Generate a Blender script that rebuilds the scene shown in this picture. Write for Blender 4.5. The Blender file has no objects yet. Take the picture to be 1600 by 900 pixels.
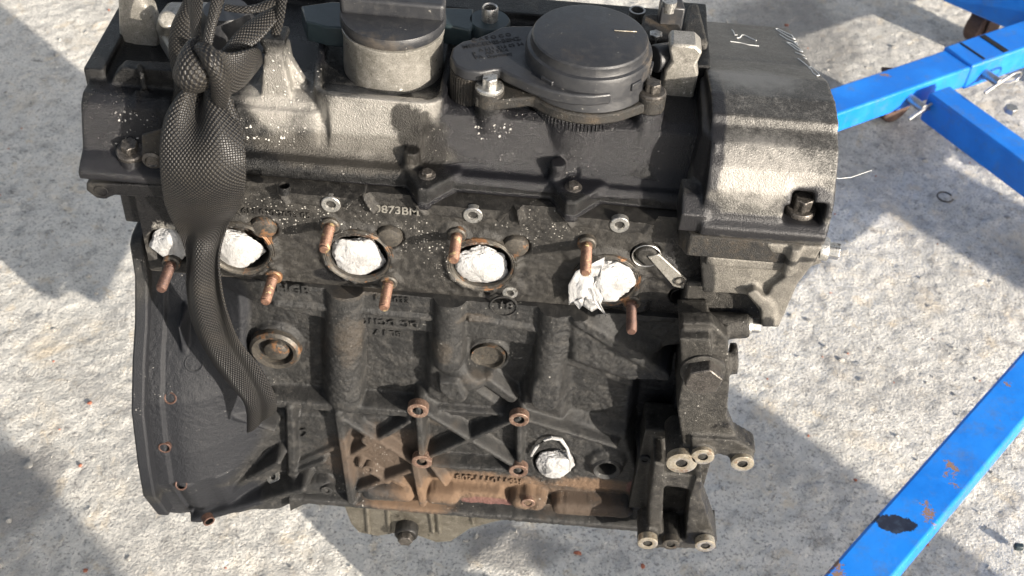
import bpy, bmesh, math, random
import numpy as np
from math import sin, cos, pi, radians, sqrt, floor
from mathutils import Vector, noise as mnoise
from mathutils.bvhtree import BVHTree

random.seed(7); rng = np.random.default_rng(7)
scene = bpy.context.scene
COL = scene.collection

# ------------------------------------------------------------------ camera
PITCH, ROLL, FPX = radians(44), radians(4.8), 1850.0
CAM = np.array([0.0755, -0.6897, 1.2443])
FW = np.array([0, cos(PITCH), -sin(PITCH)])
_rt = np.array([1.0, 0, 0]); _up = np.cross(_rt, FW)
RT = cos(ROLL) * _rt + sin(ROLL) * _up
UP = -sin(ROLL) * _rt + cos(ROLL) * _up
cd = bpy.data.cameras.new('camera'); cam = bpy.data.objects.new('camera', cd); COL.objects.link(cam)
from mathutils import Matrix
M4 = Matrix(((RT[0], UP[0], -FW[0], CAM[0]), (RT[1], UP[1], -FW[1], CAM[1]), (RT[2], UP[2], -FW[2], CAM[2]), (0, 0, 0, 1)))
cam.matrix_world = M4
cd.sensor_width = 36; cd.lens = FPX / 1600 * 36; cd.clip_start = .05; cd.clip_end = 200
cd.dof.use_dof = True; cd.dof.focus_distance = .93; cd.dof.aperture_fstop = 15
scene.camera = cam

# ------------------------------------------------------------------ light
SUN_EL, SUN_AZ = radians(15), radians(132)      # sun stands to the right of and behind the photographer
sd = Vector((sin(SUN_AZ) * cos(SUN_EL), cos(SUN_AZ) * cos(SUN_EL), sin(SUN_EL)))
w = bpy.data.worlds.new('World'); scene.world = w; w.use_nodes = True
nt = w.node_tree; sky = nt.nodes.new('ShaderNodeTexSky'); sky.sky_type = 'NISHITA'; sky.sun_disc = False
sky.sun_elevation = SUN_EL; sky.sun_rotation = SUN_AZ
bg = nt.nodes['Background']; bg.inputs[1].default_value = .115; sky.dust_density = 3.0; sky.ozone_density = .6; sky.air_density = .8
hz = nt.nodes.new('ShaderNodeHueSaturation'); hz.inputs['Saturation'].default_value = .45     # hazy, milky sky
nt.links.new(sky.outputs[0], hz.inputs['Color']); nt.links.new(hz.outputs[0], bg.inputs[0])
sl = bpy.data.lights.new('sun', 'SUN'); sl.energy = 5.0; sl.angle = radians(.5); sl.color = (1, .91, .79)
so = bpy.data.objects.new('sun', sl); COL.objects.link(so); so.rotation_euler = sd.to_track_quat('Z', 'Y').to_euler()
vs = scene.view_settings; vs.view_transform = 'Standard'; vs.look = 'None'; vs.exposure = 1.12; vs.gamma = 1; vs.use_curve_mapping = False

# ------------------------------------------------------------------ measuring helpers: photo point -> point on a real plane
def ray(px, py): return FW + RT * (px - 800) / FPX + UP * (450 - py) / FPX
def PY(px, py, y=0.0): d = ray(px, py); return CAM + d * (y - CAM[1]) / d[1]
def PZ(px, py, z=0.0): d = ray(px, py); return CAM + d * (z - CAM[2]) / d[2]
def PX(px, py, x=0.0): d = ray(px, py); return CAM + d * (x - CAM[0]) / d[0]
def XZ(pts, y=0.0): return [tuple(PY(a, b, y)[[0, 2]]) for a, b in pts]
def XY(pts, z): return [tuple(PZ(a, b, z)[[0, 1]]) for a, b in pts]

BASE = np.array([0.03, .10, .19])       # foot of the engine
# ------------------------------------------------------------------ mesh helpers
class MB:
    def __init__(s): s.v = []; s.f = []
    def add(s, v, f):
        o = len(s.v); s.v += [tuple(map(float, p)) for p in v]; s.f += [tuple(i + o for i in q) for q in f]; return s
    def box(s, a, b):
        x0, y0, z0 = a; x1, y1, z1 = b
        return s.add([(x0,y0,z0),(x1,y0,z0),(x1,y1,z0),(x0,y1,z0),(x0,y0,z1),(x1,y0,z1),(x1,y1,z1),(x0,y1,z1)],
                     [(0,3,2,1),(4,5,6,7),(0,1,5,4),(1,2,6,5),(2,3,7,6),(3,0,4,7)])
    def prism(s, poly, axis, a, b, poly2=None):
        n = len(poly); poly2 = poly2 or poly
        def mk(p, c): return {'x': (c, p[0], p[1]), 'y': (p[0], c, p[1]), 'z': (p[0], p[1], c)}[axis]
        v = [mk(p, a) for p in poly] + [mk(p, b) for p in poly2]
        f = [tuple(range(n))[::-1], tuple(range(n, 2 * n))] + [(i, (i + 1) % n, (i + 1) % n + n, i + n) for i in range(n)]
        return s.add(v, f)
    def frame(s, axis):
        a = Vector(axis).normalized(); t = Vector((0, 0, 1)) if abs(a.z) < .9 else Vector((1, 0, 0))
        u = a.cross(t).normalized(); return a, u, a.cross(u)
    def lathe(s, prof, o, axis=(0, 0, 1), n=32, rot=0):
        a, u, w_ = s.frame(axis); o = Vector(o); v = []; rings = []
        for r, h in prof:
            if r < 1e-6: rings.append([len(v)]); v.append(o + a * h)
            else:
                rings.append(list(range(len(v), len(v) + n)))
                v += [o + a * h + (u * cos(2*pi*i/n + rot) + w_ * sin(2*pi*i/n + rot)) * r for i in range(n)]
        f = []
        for A, B in zip(rings, rings[1:]):
            if len(A) == 1 and len(B) == 1: continue
            for i in range(n):
                j = (i + 1) % n
                if len(A) == 1: f.append((A[0], B[i], B[j]))
                elif len(B) == 1: f.append((A[i], B[0], A[j]))
                else: f.append((A[i], B[i], B[j], A[j]))
        return s.add(v, f)
    def cyl(s, p0, p1, r0, r1=None, n=28, rot=0):
        r1 = r0 if r1 is None else r1; ax = Vector(p1) - Vector(p0)
        return s.lathe([(0, 0), (r0, 0), (r1, ax.length), (0, ax.length)], p0, ax, n, rot)
    def star(s, o, axis, r, h, k=6, dip=.16, n=48):
        a, u, w_ = s.frame(axis); o = Vector(o); v = []
        for q in (0, h):
            for i in range(n):
                t = 2*pi*i/n; rr = r * (1 - dip * .5 * (1 - cos(k*t)))
                v.append(o + a*q + (u*cos(t) + w_*sin(t))*rr)
        return s.add(v, [tuple(range(n))[::-1], tuple(range(n, 2*n))] + [(i, (i+1) % n, (i+1) % n + n, i + n) for i in range(n)])
    def tube(s, pts, rad, n=10):
        pts = [Vector(p) for p in pts]; rad = rad if hasattr(rad, '__len__') else [rad]*len(pts); v = []; f = []
        for i, p in enumerate(pts):
            t = (pts[min(i+1, len(pts)-1)] - pts[max(i-1, 0)]).normalized(); _, u, w_ = s.frame(t)
            v += [p + (u*cos(2*pi*k/n) + w_*sin(2*pi*k/n))*rad[i] for k in range(n)]
        for i in range(len(pts)-1):
            for k in range(n): f.append((i*n+k, i*n+(k+1) % n, (i+1)*n+(k+1) % n, (i+1)*n+k))
        f += [tuple(range(n))[::-1], tuple(range((len(pts)-1)*n, len(pts)*n))]
        return s.add(v, f)
    def bar(s, p0, p1, w_, h, up=(0, 0, 1)):
        p0, p1 = Vector(p0), Vector(p1); a = (p1-p0).normalized(); upv = Vector(up); sd_ = a.cross(upv).normalized(); upv = sd_.cross(a)
        c = [p + sd_*(sx*w_/2) + upv*(sz*h/2) for p in (p0, p1) for sx, sz in ((-1,-1),(1,-1),(1,1),(-1,1))]
        return s.add(c, [(0,1,2,3)[::-1],(4,5,6,7),(0,1,5,4),(1,2,6,5),(2,3,7,6),(3,0,4,7)])
    def ico(s, c, r, sub=3, fn=None):
        bm = bmesh.new(); bmesh.ops.create_icosphere(bm, subdivisions=sub, radius=1)
        v = []
        for q in bm.verts:
            d = fn(q.co) if fn else q.co
            v.append((c[0]+d[0]*r[0], c[1]+d[1]*r[1], c[2]+d[2]*r[2]))
        s.add(v, [tuple(x.index for x in q.verts) for q in bm.faces]); bm.free(); return s
    def build(s, name, m, parent=None, bevel=0, seg=2, voxel=0, smooth=0, angle=38, org=None, disp=None, flat=False):
        org = BASE if org is None else np.array(org)
        me = bpy.data.meshes.new(name); me.from_pydata((np.array(s.v) - org).tolist(), [], s.f)
        bm = bmesh.new(); bm.from_mesh(me); bmesh.ops.remove_doubles(bm, verts=bm.verts, dist=1e-6)
        bmesh.ops.recalc_face_normals(bm, faces=bm.faces); bm.to_mesh(me); bm.free()
        o = bpy.data.objects.new(name, me); COL.objects.link(o)
        if parent is not None: o.parent = parent
        else: o.location = org
        me.materials.append(m)
        if not flat:
            me.shade_smooth()
            if not voxel: me.set_sharp_from_angle(angle=radians(angle))
        if bevel:
            b = o.modifiers.new('bevel', 'BEVEL'); b.width = bevel; b.segments = seg; b.limit_method = 'ANGLE'; b.angle_limit = radians(40)
        if voxel:
            r = o.modifiers.new('remesh', 'REMESH'); r.mode = 'VOXEL'; r.voxel_size = voxel; r.use_smooth_shade = True
            if smooth: sm = o.modifiers.new('smooth', 'SMOOTH'); sm.factor = .5; sm.iterations = smooth
        if disp:
            t = bpy.data.textures.new(name, 'CLOUDS'); t.noise_scale = disp[1]; t.noise_depth = 3
            d = o.modifiers.new('grit', 'DISPLACE'); d.texture = t; d.strength = disp[0]; d.mid_level = .5; d.texture_coords = 'LOCAL'
        return o

def empty(name, loc, label=None, cat=None, group=None, parent=None):
    o = bpy.data.objects.new(name, None); COL.objects.link(o); o.empty_display_size = .05
    o.location = loc
    if parent: o.parent = parent
    return tag(o, label, cat, group)
def tag(o, label=None, cat=None, group=None, kind=None):
    for k_, v_ in (('label', label), ('category', cat), ('group', group), ('kind', kind)):
        if v_: o[k_] = v_
    return o

# ------------------------------------------------------------------ material helpers
class N:
    def __init__(s, name):
        s.m = bpy.data.materials.new(name); s.m.use_nodes = True; s.t = s.m.node_tree; s.n = s.t.nodes
        s.p = s.n['Principled BSDF']; s.tc = s.n.new('ShaderNodeTexCoord'); s.co = s.tc.outputs['Object']
    def put(s, sock, v):
        if isinstance(v, bpy.types.NodeSocket): s.t.links.new(v, sock)
        elif hasattr(v, '__len__') and len(v) == 3 and sock.type == 'RGBA': sock.default_value = (*v, 1)
        else: sock.default_value = v
    def noise(s, sc, det=4, ro=.6, dist=0, vec=None):
        q = s.n.new('ShaderNodeTexNoise'); q.inputs['Scale'].default_value = sc; q.inputs['Detail'].default_value = det
        q.inputs['Roughness'].default_value = ro; q.inputs['Distortion'].default_value = dist; s.put(q.inputs['Vector'], vec or s.co); return q.outputs[0]
    def vor(s, sc, feat='F1', vec=None):
        q = s.n.new('ShaderNodeTexVoronoi'); q.feature = feat; q.inputs['Scale'].default_value = sc; s.put(q.inputs['Vector'], vec or s.co); return q.outputs[0]
    def ma(s, op, a, b=0.0, c=None, clamp=False):
        q = s.n.new('ShaderNodeMath'); q.operation = op; q.use_clamp = clamp; s.put(q.inputs[0], a); s.put(q.inputs[1], b)
        if c is not None: s.put(q.inputs[2], c)
        return q.outputs[0]
    def ss(s, v, lo, hi, a=0.0, b=1.0):
        q = s.n.new('ShaderNodeMapRange'); q.interpolation_type = 'SMOOTHSTEP'
        for i, x in enumerate((v, lo, hi, a, b)): s.put(q.inputs[i], x)
        return q.outputs[0]
    def mix(s, f, a, b):
        q = s.n.new('ShaderNodeMix'); q.data_type = 'RGBA'; s.put(q.inputs[0], f); s.put(q.inputs[6], a); s.put(q.inputs[7], b); return q.outputs[2]
    def mixf(s, f, a, b):
        q = s.n.new('ShaderNodeMix'); q.data_type = 'FLOAT'; s.put(q.inputs[0], f); s.put(q.inputs[2], a); s.put(q.inputs[3], b); return q.outputs[0]
    org = BASE
    def blob(s, c, r):
        c = np.array(c) - s.org
        a = s.n.new('ShaderNodeVectorMath'); a.operation = 'SUBTRACT'; s.put(a.inputs[0], s.co); a.inputs[1].default_value = tuple(c)
        b = s.n.new('ShaderNodeVectorMath'); b.operation = 'DIVIDE'; s.put(b.inputs[0], a.outputs[0]); b.inputs[1].default_value = tuple(r)
        l = s.n.new('ShaderNodeVectorMath'); l.operation = 'LENGTH'; s.put(l.inputs[0], b.outputs[0])
        return s.ss(l.outputs['Value'], .25, 1.1, 1.0, 0.0)
    def blobs(s, lst):
        m = None
        for c, r in lst:
            b = s.blob(c, r); m = b if m is None else s.ma('MAXIMUM', m, b)
        return m

def grime(name, cols, sc=28, metal=.0, rough=(.45, .8), bump=.35, bsc=420, layers=(), spec=.4, grain=.35, bd=.0012):
    """worn surface: three colours mixed by noise, fine speckle, then stain or painted-shade layers with shapes of their own"""
    n = N(name)
    wn = n.n.new('ShaderNodeTexNoise'); wn.inputs['Scale'].default_value = 500; wn.inputs['Detail'].default_value = 3; n.put(wn.inputs['Vector'], n.co)
    wv = n.n.new('ShaderNodeVectorMath'); wv.operation = 'MULTIPLY_ADD'; n.put(wv.inputs[0], wn.outputs[1]); wv.inputs[1].default_value = (.003, .003, .003); n.put(wv.inputs[2], n.co); n.wob = wv.outputs[0]
    big = n.noise(sc, 6, .65, .4); mid = n.noise(sc*4.3, 5, .7); fine = n.noise(900, 3, .7)
    c = n.mix(n.ss(big, .36, .62), cols[0], cols[1]); c = n.mix(n.ss(mid, .46, .72), c, cols[2])
    c = n.mix(n.ma('MULTIPLY', n.ss(fine, .35, .65, 1, 0), grain), c, tuple(x*.25 for x in cols[0]))
    r = n.mixf(n.ss(mid, .3, .7), rough[0], rough[1]); me = metal
    b = n.ma('ADD', n.noise(bsc*1.4, 3, .7), n.ma('MULTIPLY', n.noise(bsc*.3, 3, .6), .3))
    for L in layers:
        nz = n.noise(L.get('sc', 30), L.get('det', 6), .7, L.get('dist', .3))
        if 'blobs' in L: nz = n.ma('ADD', n.ma('MULTIPLY', n.blobs(L['blobs']), L.get('bw', .5)), n.ma('MULTIPLY', nz, 1 - L.get('bw', .5)))
        f = n.ss(nz, L['lo'], L['hi'])
        if 'speck' in L:       # salt-like specks
            q = n.n.new('ShaderNodeTexVoronoi'); q.inputs['Scale'].default_value = L['speck']; q.inputs['Randomness'].default_value = 1
            n.put(q.inputs['Vector'], n.wob); sc_ = n.n.new('ShaderNodeSeparateColor'); n.put(sc_.inputs[0], q.outputs['Color'])
            f = n.ma('MULTIPLY', f, n.ma('MULTIPLY', n.ss(n.ma('DIVIDE', q.outputs['Distance'], n.ma('MULTIPLY_ADD', n.ma('POWER', sc_.outputs[1], 2.5), .42, .10)), .6, 1.05, 1, 0), n.ss(sc_.outputs[0], L.get('s0', .6), L.get('s0', .6)+.04)))
        f = n.ma('MULTIPLY', f, L.get('amt', 1.0))
        c = n.mix(f, c, L['col'])
        if 'rough' in L: r = n.mixf(f, r, L['rough'])
        if 'metal' in L: me = n.mixf(f, me, L['metal'])
        if 'h' in L: b = n.ma('ADD', b, n.ma('MULTIPLY', f, L['h']))
    n.put(n.p.inputs['Base Color'], c); n.put(n.p.inputs['Roughness'], r); n.put(n.p.inputs['Metallic'], me)
    n.p.inputs['Specular IOR Level'].default_value = spec
    q = n.n.new('ShaderNodeBump'); q.inputs['Strength'].default_value = bump; q.inputs['Distance'].default_value = bd
    n.put(q.inputs['Height'], b); n.t.links.new(q.outputs[0], n.p.inputs['Normal'])
    return n.m
def pxw(px, py, y=0): return tuple(PY(px, py, y))

RUST = (.24, .105, .045); SALT = (.62, .6, .55); OIL = (.008, .008, .009); DUST = (.2, .17, .13)
M = {}
M['iron'] = grime('cast_iron', [(.018, .0182, .0185), (.030, .0297, .029), (.050, .0475, .044)], 22, rough=(.36, .66), bump=.6, bsc=620, grain=.5, spec=.32, layers=[
    dict(col=(.075, .052, .036), sc=34, lo=.48, hi=.70, amt=.7, bw=.42, rough=.9, blobs=[(pxw(600, 720), (.10, .06, .075)), (pxw(760, 770), (.15, .05, .035)), (pxw(880, 790), (.12, .06, .03))]),
    dict(col=(.125, .08, .05), sc=60, lo=.46, hi=.72, amt=.85, bw=.4, rough=.9, blobs=[(pxw(750, 765), (.13, .05, .03)), (pxw(930, 770), (.09, .05, .022)), (pxw(640, 785), (.08, .05, .018)), (pxw(650, 765), (.04, .05, .025))]),
    dict(col=(.07, .056, .042), sc=70, lo=.55, hi=.75, amt=.4, bw=.42, blobs=[(pxw(690, 545), (.02, .03, .03)), (pxw(760, 595), (.04, .03, .018)), (pxw(545, 530), (.025, .04, .06)), (pxw(570, 460), (.05, .04, .012)), (pxw(740, 500), (.03, .03, .008)), (pxw(690, 665), (.03, .03, .02))]),
    dict(col=(.12, .055, .05), sc=40, lo=.6, hi=.72, amt=.7, bw=.6, blobs=[(pxw(760, 785), (.05, .05, .014)), (pxw(990, 770), (.014, .05, .02))]),
    dict(col=(.011, .012, .015), sc=14, lo=.36, hi=.52, amt=.96, bw=.75, rough=.55, blobs=[(pxw(290, 640, -.03), (.095, .14, .17)), (pxw(300, 800, -.03), (.10, .14, .06)), (pxw(300, 500, -.01), (.07, .1, .08)), (pxw(1040, 640), (.05, .1, .10))]),  # blue-black bell housing; its shade and the bracket gap's put into the colour
    dict(col=SALT, sc=18, lo=.5, hi=.66, speck=560, s0=.82, amt=.5)])
M['head'] = grime('stained_aluminium', [(.021, .020, .019), (.036, .034, .031), (.06, .056, .050)], 40, metal=.3, rough=(.36, .66), bump=.6, bsc=650, grain=.4, layers=[
    dict(col=(.15, .075, .04), sc=70, lo=.56, hi=.68, amt=.7, bw=.5, blobs=[(pxw(x, y), (.036, .05, .036)) for x, y in ((375, 392), (560, 402), (753, 415), (943, 442))]),
    dict(col=OIL, sc=20, lo=.5, hi=.62, amt=.9, bw=.62, rough=.25, blobs=[(pxw(1075, 410), (.03, .08, .07)), (pxw(1040, 490), (.09, .05, .012)), (pxw(230, 330), (.06, .1, .06)), (pxw(520, 440), (.03, .05, .012))]),
    dict(col=(.5, .48, .44), sc=60, lo=.5, hi=.64, speck=480, s0=.5, amt=.8, bw=.33, h=.6, blobs=[(pxw(x, y), (.05, .05, .035)) for x, y in ((430, 345), (640, 380), (850, 365), (720, 425), (540, 345))]),
    dict(col=(.42, .4, .36), sc=130, lo=.58, hi=.7, amt=.75, bw=.42, h=.8, blobs=[(pxw(x, y), (.036, .05, .036)) for x, y in ((375, 392), (560, 402), (753, 415), (943, 442), (265, 385))])])
M['cover'] = grime('oily_cast_cover', [(.010, .0103, .011), (.019, .0192, .0195), (.042, .0415, .041)], 30, metal=.5, rough=(.26, .5), bump=.85, bsc=600, grain=.45, layers=[
    dict(col=(.28, .268, .245), sc=50, lo=.46, hi=.76, amt=.85, bw=.48, metal=.5, rough=.36, blobs=[(pxw(560, 190, .04), (.085, .05, .045)), (pxw(440, 140, .05), (.05, .06, .06)), (pxw(620, 165, .04), (.06, .05, .03))]),
    dict(col=(.072, .066, .057), sc=50, lo=.52, hi=.68, amt=.6, bw=.5, blobs=[(pxw(560, 235, .03), (.14, .04, .025)), (pxw(800, 220, .04), (.12, .05, .03))]),
    dict(col=(.009, .009, .011), sc=26, lo=.46, hi=.62, amt=.95, bw=.58, rough=.2, metal=.15, h=.5, blobs=[(pxw(1080, 230, .04), (.05, .1, .08)), (pxw(985, 200, .05), (.07, .09, .04)), (pxw(880, 280, .025), (.16, .03, .012)), (pxw(860, 225, .04), (.13, .06, .04)), (pxw(820, 315, .013), (.26, .04, .010)), (pxw(200, 220, .03), (.07, .1, .07)), (pxw(720, 150, .07), (.03, .06, .05)), (pxw(450, 60, .1), (.06, .05, .04))]),
    dict(col=(.012, .011, .010), sc=60, lo=.42, hi=.58, amt=.88, bw=.45, dist=2.5, blobs=[(pxw(650, 200, .04), (.022, .04, .03)), (pxw(672, 230, .035), (.02, .04, .03)), (pxw(630, 180, .04), (.014, .04, .02))]),
    dict(col=(.6, .58, .54), sc=60, lo=.5, hi=.64, speck=420, s0=.42, amt=.85, bw=.42, metal=0, h=.6, blobs=[(pxw(430, 195, .045), (.055, .05, .022)), (pxw(215, 190, .03), (.04, .05, .024)), (pxw(770, 190, .05), (.03, .05, .016)), (pxw(460, 110, .05), (.04, .05, .05))]),
    dict(col=(.4, .38, .35), sc=30, lo=.5, hi=.66, speck=800, s0=.8, amt=.75, metal=.6, rough=.2)])
M['front'] = grime('front_cover_metal', [(.075, .072, .067), (.14, .135, .125), (.22, .21, .195)], 36, metal=.45, rough=(.32, .5), bump=.45, bsc=600, grain=.7, layers=[
    dict(col=(.25, .238, .218), sc=110, lo=.42, hi=.74, amt=.85, bw=.38, metal=.4, blobs=[(pxw(1190, 275, 0), (.065, .06, .036)), (pxw(1240, 200, .0), (.04, .06, .04)), (pxw(1170, 430, -.0), (.07, .05, .035))]),
    dict(col=(.014, .014, .016), sc=50, lo=.47, hi=.63, amt=.95, bw=.55, rough=.33, metal=.2, h=.5, blobs=[(pxw(1185, 160, .01), (.062, .026, .018)), (pxw(1105, 200, .03), (.022, .2, .07)), (pxw(1190, 352, -.01), (.12, .05, .014)), (pxw(1090, 350, -.01), (.03, .05, .04)), (pxw(1265, 320, -.005), (.034, .03, .022))]),
    dict(col=(.20, .198, .19), sc=60, lo=.40, hi=.62, amt=.8, bw=.6, metal=.4, rough=.4, blobs=[(pxw(1190, 55, .1), (.08, .07, .06))]),
    dict(col=(.6, .62, .66), sc=80, lo=.56, hi=.68, amt=.75, bw=.5, h=.4, metal=.2, blobs=[(pxw(1180, 108, .03), (.06, .012, .016)), (pxw(1135, 225, -.0), (.010, .03, .03)), (pxw(1240, 140, .03), (.010, .03, .02))])])
M['case'] = grime('timing_case_metal', [(.15, .14, .125), (.2, .188, .165), (.26, .245, .215)], 24, metal=.45, rough=(.42, .6), bump=.7, bsc=650, grain=.5, layers=[
    dict(col=(.02, .02, .02), sc=26, lo=.5, hi=.64, amt=.9, bw=.62, blobs=[(pxw(1080, 430), (.03, .1, .06)), (pxw(1130, 490), (.08, .05, .012)), (pxw(1170, 376), (.1, .05, .008)), (pxw(1195, 480), (.012, .05, .02))])])
M['bracket'] = grime('bracket_metal', [(.032, .0305, .028), (.056, .053, .048), (.10, .094, .085)], 40, metal=.45, rough=(.42, .68), bump=.75, bsc=620, grain=.5, layers=[
    dict(col=OIL, sc=30, lo=.54, hi=.66, amt=.85, rough=.3), dict(col=SALT, sc=40, lo=.48, hi=.6, speck=650, s0=.8, amt=.6)])
M['alu'] = grime('dull_aluminium', [(.25, .238, .21), (.33, .315, .285), (.42, .40, .365)], 40, metal=.45, rough=(.26, .42), bump=.35, bsc=500, grain=.4, layers=[
    dict(col=(.06, .055, .048), sc=60, lo=.58, hi=.74, amt=.7), dict(col=SALT, sc=26, lo=.52, hi=.62, speck=420, s0=.6, amt=.8, metal=0)])
M['pan'] = grime('oil_pan_metal', [(.13, .118, .095), (.19, .175, .145), (.26, .24, .2)], 40, metal=.7, rough=(.35, .55), bump=.25, grain=.3, layers=[dict(col=(.03, .025, .02), sc=60, lo=.58, hi=.68, amt=.8)])
M['machined'] = grime('machined_ring', [(.42, .36, .27), (.5, .45, .36), (.6, .55, .46)], 90, metal=.75, rough=(.25, .45), bump=.1, grain=.2, layers=[dict(col=RUST, sc=120, lo=.58, hi=.66, amt=.6)])
M['copper'] = grime('rusty_ring', [(.12, .07, .05), (.2, .125, .095), (.36, .28, .22)], 160, metal=.5, rough=(.35, .6), bump=.2, grain=.3)
M['stud'] = grime('rusty_stud', [(.12, .062, .045), (.19, .105, .072), (.30, .19, .125)], 160, metal=.45, rough=(.4, .65), bump=.3, bsc=900, grain=.35, layers=[dict(col=(.06, .03, .025), sc=220, lo=.55, hi=.68, amt=.8), dict(col=(.5, .4, .2), sc=130, lo=.56, hi=.64, amt=.7)])
M['studdark'] = grime('dark_rusty_stud', [(.07, .04, .034), (.11, .062, .048), (.17, .1, .07)], 160, metal=.45, rough=(.4, .65), bump=.3, bsc=900, grain=.35)
M['plug'] = grime('core_plug', [(.05, .047, .043), (.085, .077, .066), (.12, .105, .085)], 90, metal=.5, rough=(.4, .65), bump=.3, grain=.35, layers=[dict(col=(.25, .12, .05), sc=70, lo=.53, hi=.64, amt=.7)])
M['bolt'] = grime('dirty_bolt', [(.06, .055, .05), (.12, .11, .1), (.22, .2, .18)], 160, metal=.7, rough=(.3, .55), bump=.3, grain=.4)
M['brightbolt'] = grime('zinc_bolt', [(.4, .39, .37), (.55, .54, .5), (.65, .63, .6)], 160, metal=.85, rough=(.25, .45), bump=.2, grain=.3, layers=[dict(col=(.08, .07, .06), sc=150, lo=.55, hi=.65, amt=.8)])
M['hole'] = grime('dark_bore', [(.006, .006, .006), (.012, .011, .01), (.02, .018, .015)], 60, rough=(.4, .7), bump=.2)
M['plastic'] = grime('black_plastic', [(.018, .019, .022), (.024, .025, .028), (.034, .034, .035)], 30, rough=(.36, .5), bump=.18, bsc=800, grain=.15, spec=.5, layers=[
    dict(col=(.10, .078, .055), sc=24, lo=.55, hi=.72, amt=.4, rough=.85), dict(col=(.25, .24, .22), sc=30, lo=.45, hi=.6, speck=500, s0=.9, amt=.6)])
M['dirtyplastic'] = grime('grimy_plastic', [(.014, .0135, .013), (.025, .023, .02), (.045, .038, .03)], 40, rough=(.42, .75), bump=.8, bsc=650, grain=.4, layers=[
    dict(col=(.10, .072, .045), sc=28, lo=.52, hi=.7, amt=.45, rough=.9), dict(col=(.3, .28, .25), sc=40, lo=.45, hi=.6, speck=800, s0=.7, amt=.7)])
M['teal'] = grime('dark_teal_plastic', [(.02, .032, .038), (.026, .04, .046), (.035, .05, .055)], 40, rough=(.35, .5), bump=.1, grain=.1)
M['white'] = (lambda n: (n.put(n.p.inputs['Base Color'], (.6, .6, .58)), n.put(n.p.inputs['Roughness'], .55), n.m)[2])(N('white_marker_paint'))
M['ink'] = (lambda n: (n.put(n.p.inputs['Base Color'], (.006, .006, .007)), n.put(n.p.inputs['Roughness'], .6), n.m)[2])(N('moulded_black_letters'))
def film():
    n = N('crumpled_white_film')
    c = n.mix(n.ss(n.noise(60, 4, .6), .4, .65), (.37, .37, .372), (.29, .287, .282)); c = n.mix(n.ma('MULTIPLY', n.ss(n.noise(45, 4, .6, 1), .56, .7), .6), c, (.22, .19, .15))
    n.put(n.p.inputs['Base Color'], c); n.p.inputs['Roughness'].default_value = .38
    n.p.inputs['Subsurface Weight'].default_value = .0; n.p.inputs['Subsurface Radius'].default_value = (.006, .006, .005); n.p.inputs['Subsurface Scale'].default_value = 1
    n.p.inputs['Coat Weight'].default_value = .25; n.p.inputs['Coat Roughness'].default_value = .2
    q = n.n.new('ShaderNodeBump'); q.inputs['Strength'].default_value = .55; q.inputs['Distance'].default_value = .003
    n.put(q.inputs['Height'], n.ma('ADD', n.ma('ABSOLUTE', n.ma('SUBTRACT', n.noise(150, 3, .6, 1.5), .5)), n.ma('ABSOLUTE', n.ma('SUBTRACT', n.noise(330, 3, .6, 1), .5)))); n.t.links.new(q.outputs[0], n.p.inputs['Normal']); return n.m
M['film'] = film()
def webbing():
    n = N('woven_webbing'); uv = n.tc.outputs['UV']; sp = n.n.new('ShaderNodeSeparateXYZ'); n.put(sp.inputs[0], uv)
    u = n.ma('SINE', n.ma('MULTIPLY', sp.outputs[0], 2*pi*440)); v = n.ma('SINE', n.ma('MULTIPLY', sp.outputs[1], 2*pi*300))
    h = n.ma('MULTIPLY', u, v); hh = n.ss(h, -.5, .8)
    dirt = n.ss(n.noise(24, 5, .6), .42, .66)
    c = n.mix(dirt, (.004, .0045, .006), (.010, .009, .008)); c = n.mix(n.ma('MULTIPLY', hh, .45), c, (.055, .049, .040))  # sunlit tint of the raised weave dots mixed into the colour
    c = n.mix(n.ma('MULTIPLY', n.ss(h, -.8, -.3, 1, 0), .7), c, (.006, .006, .007))
    n.put(n.p.inputs['Base Color'], c); n.put(n.p.inputs['Roughness'], n.mixf(dirt, .42, .6)); n.p.inputs['Specular IOR Level'].default_value = .32
    q = n.n.new('ShaderNodeBump'); q.inputs['Strength'].default_value = .7; q.inputs['Distance'].default_value = .0012
    n.put(q.inputs['Height'], hh); n.t.links.new(q.outputs[0], n.p.inputs['Normal']); return n.m
M['web'] = webbing()
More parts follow.
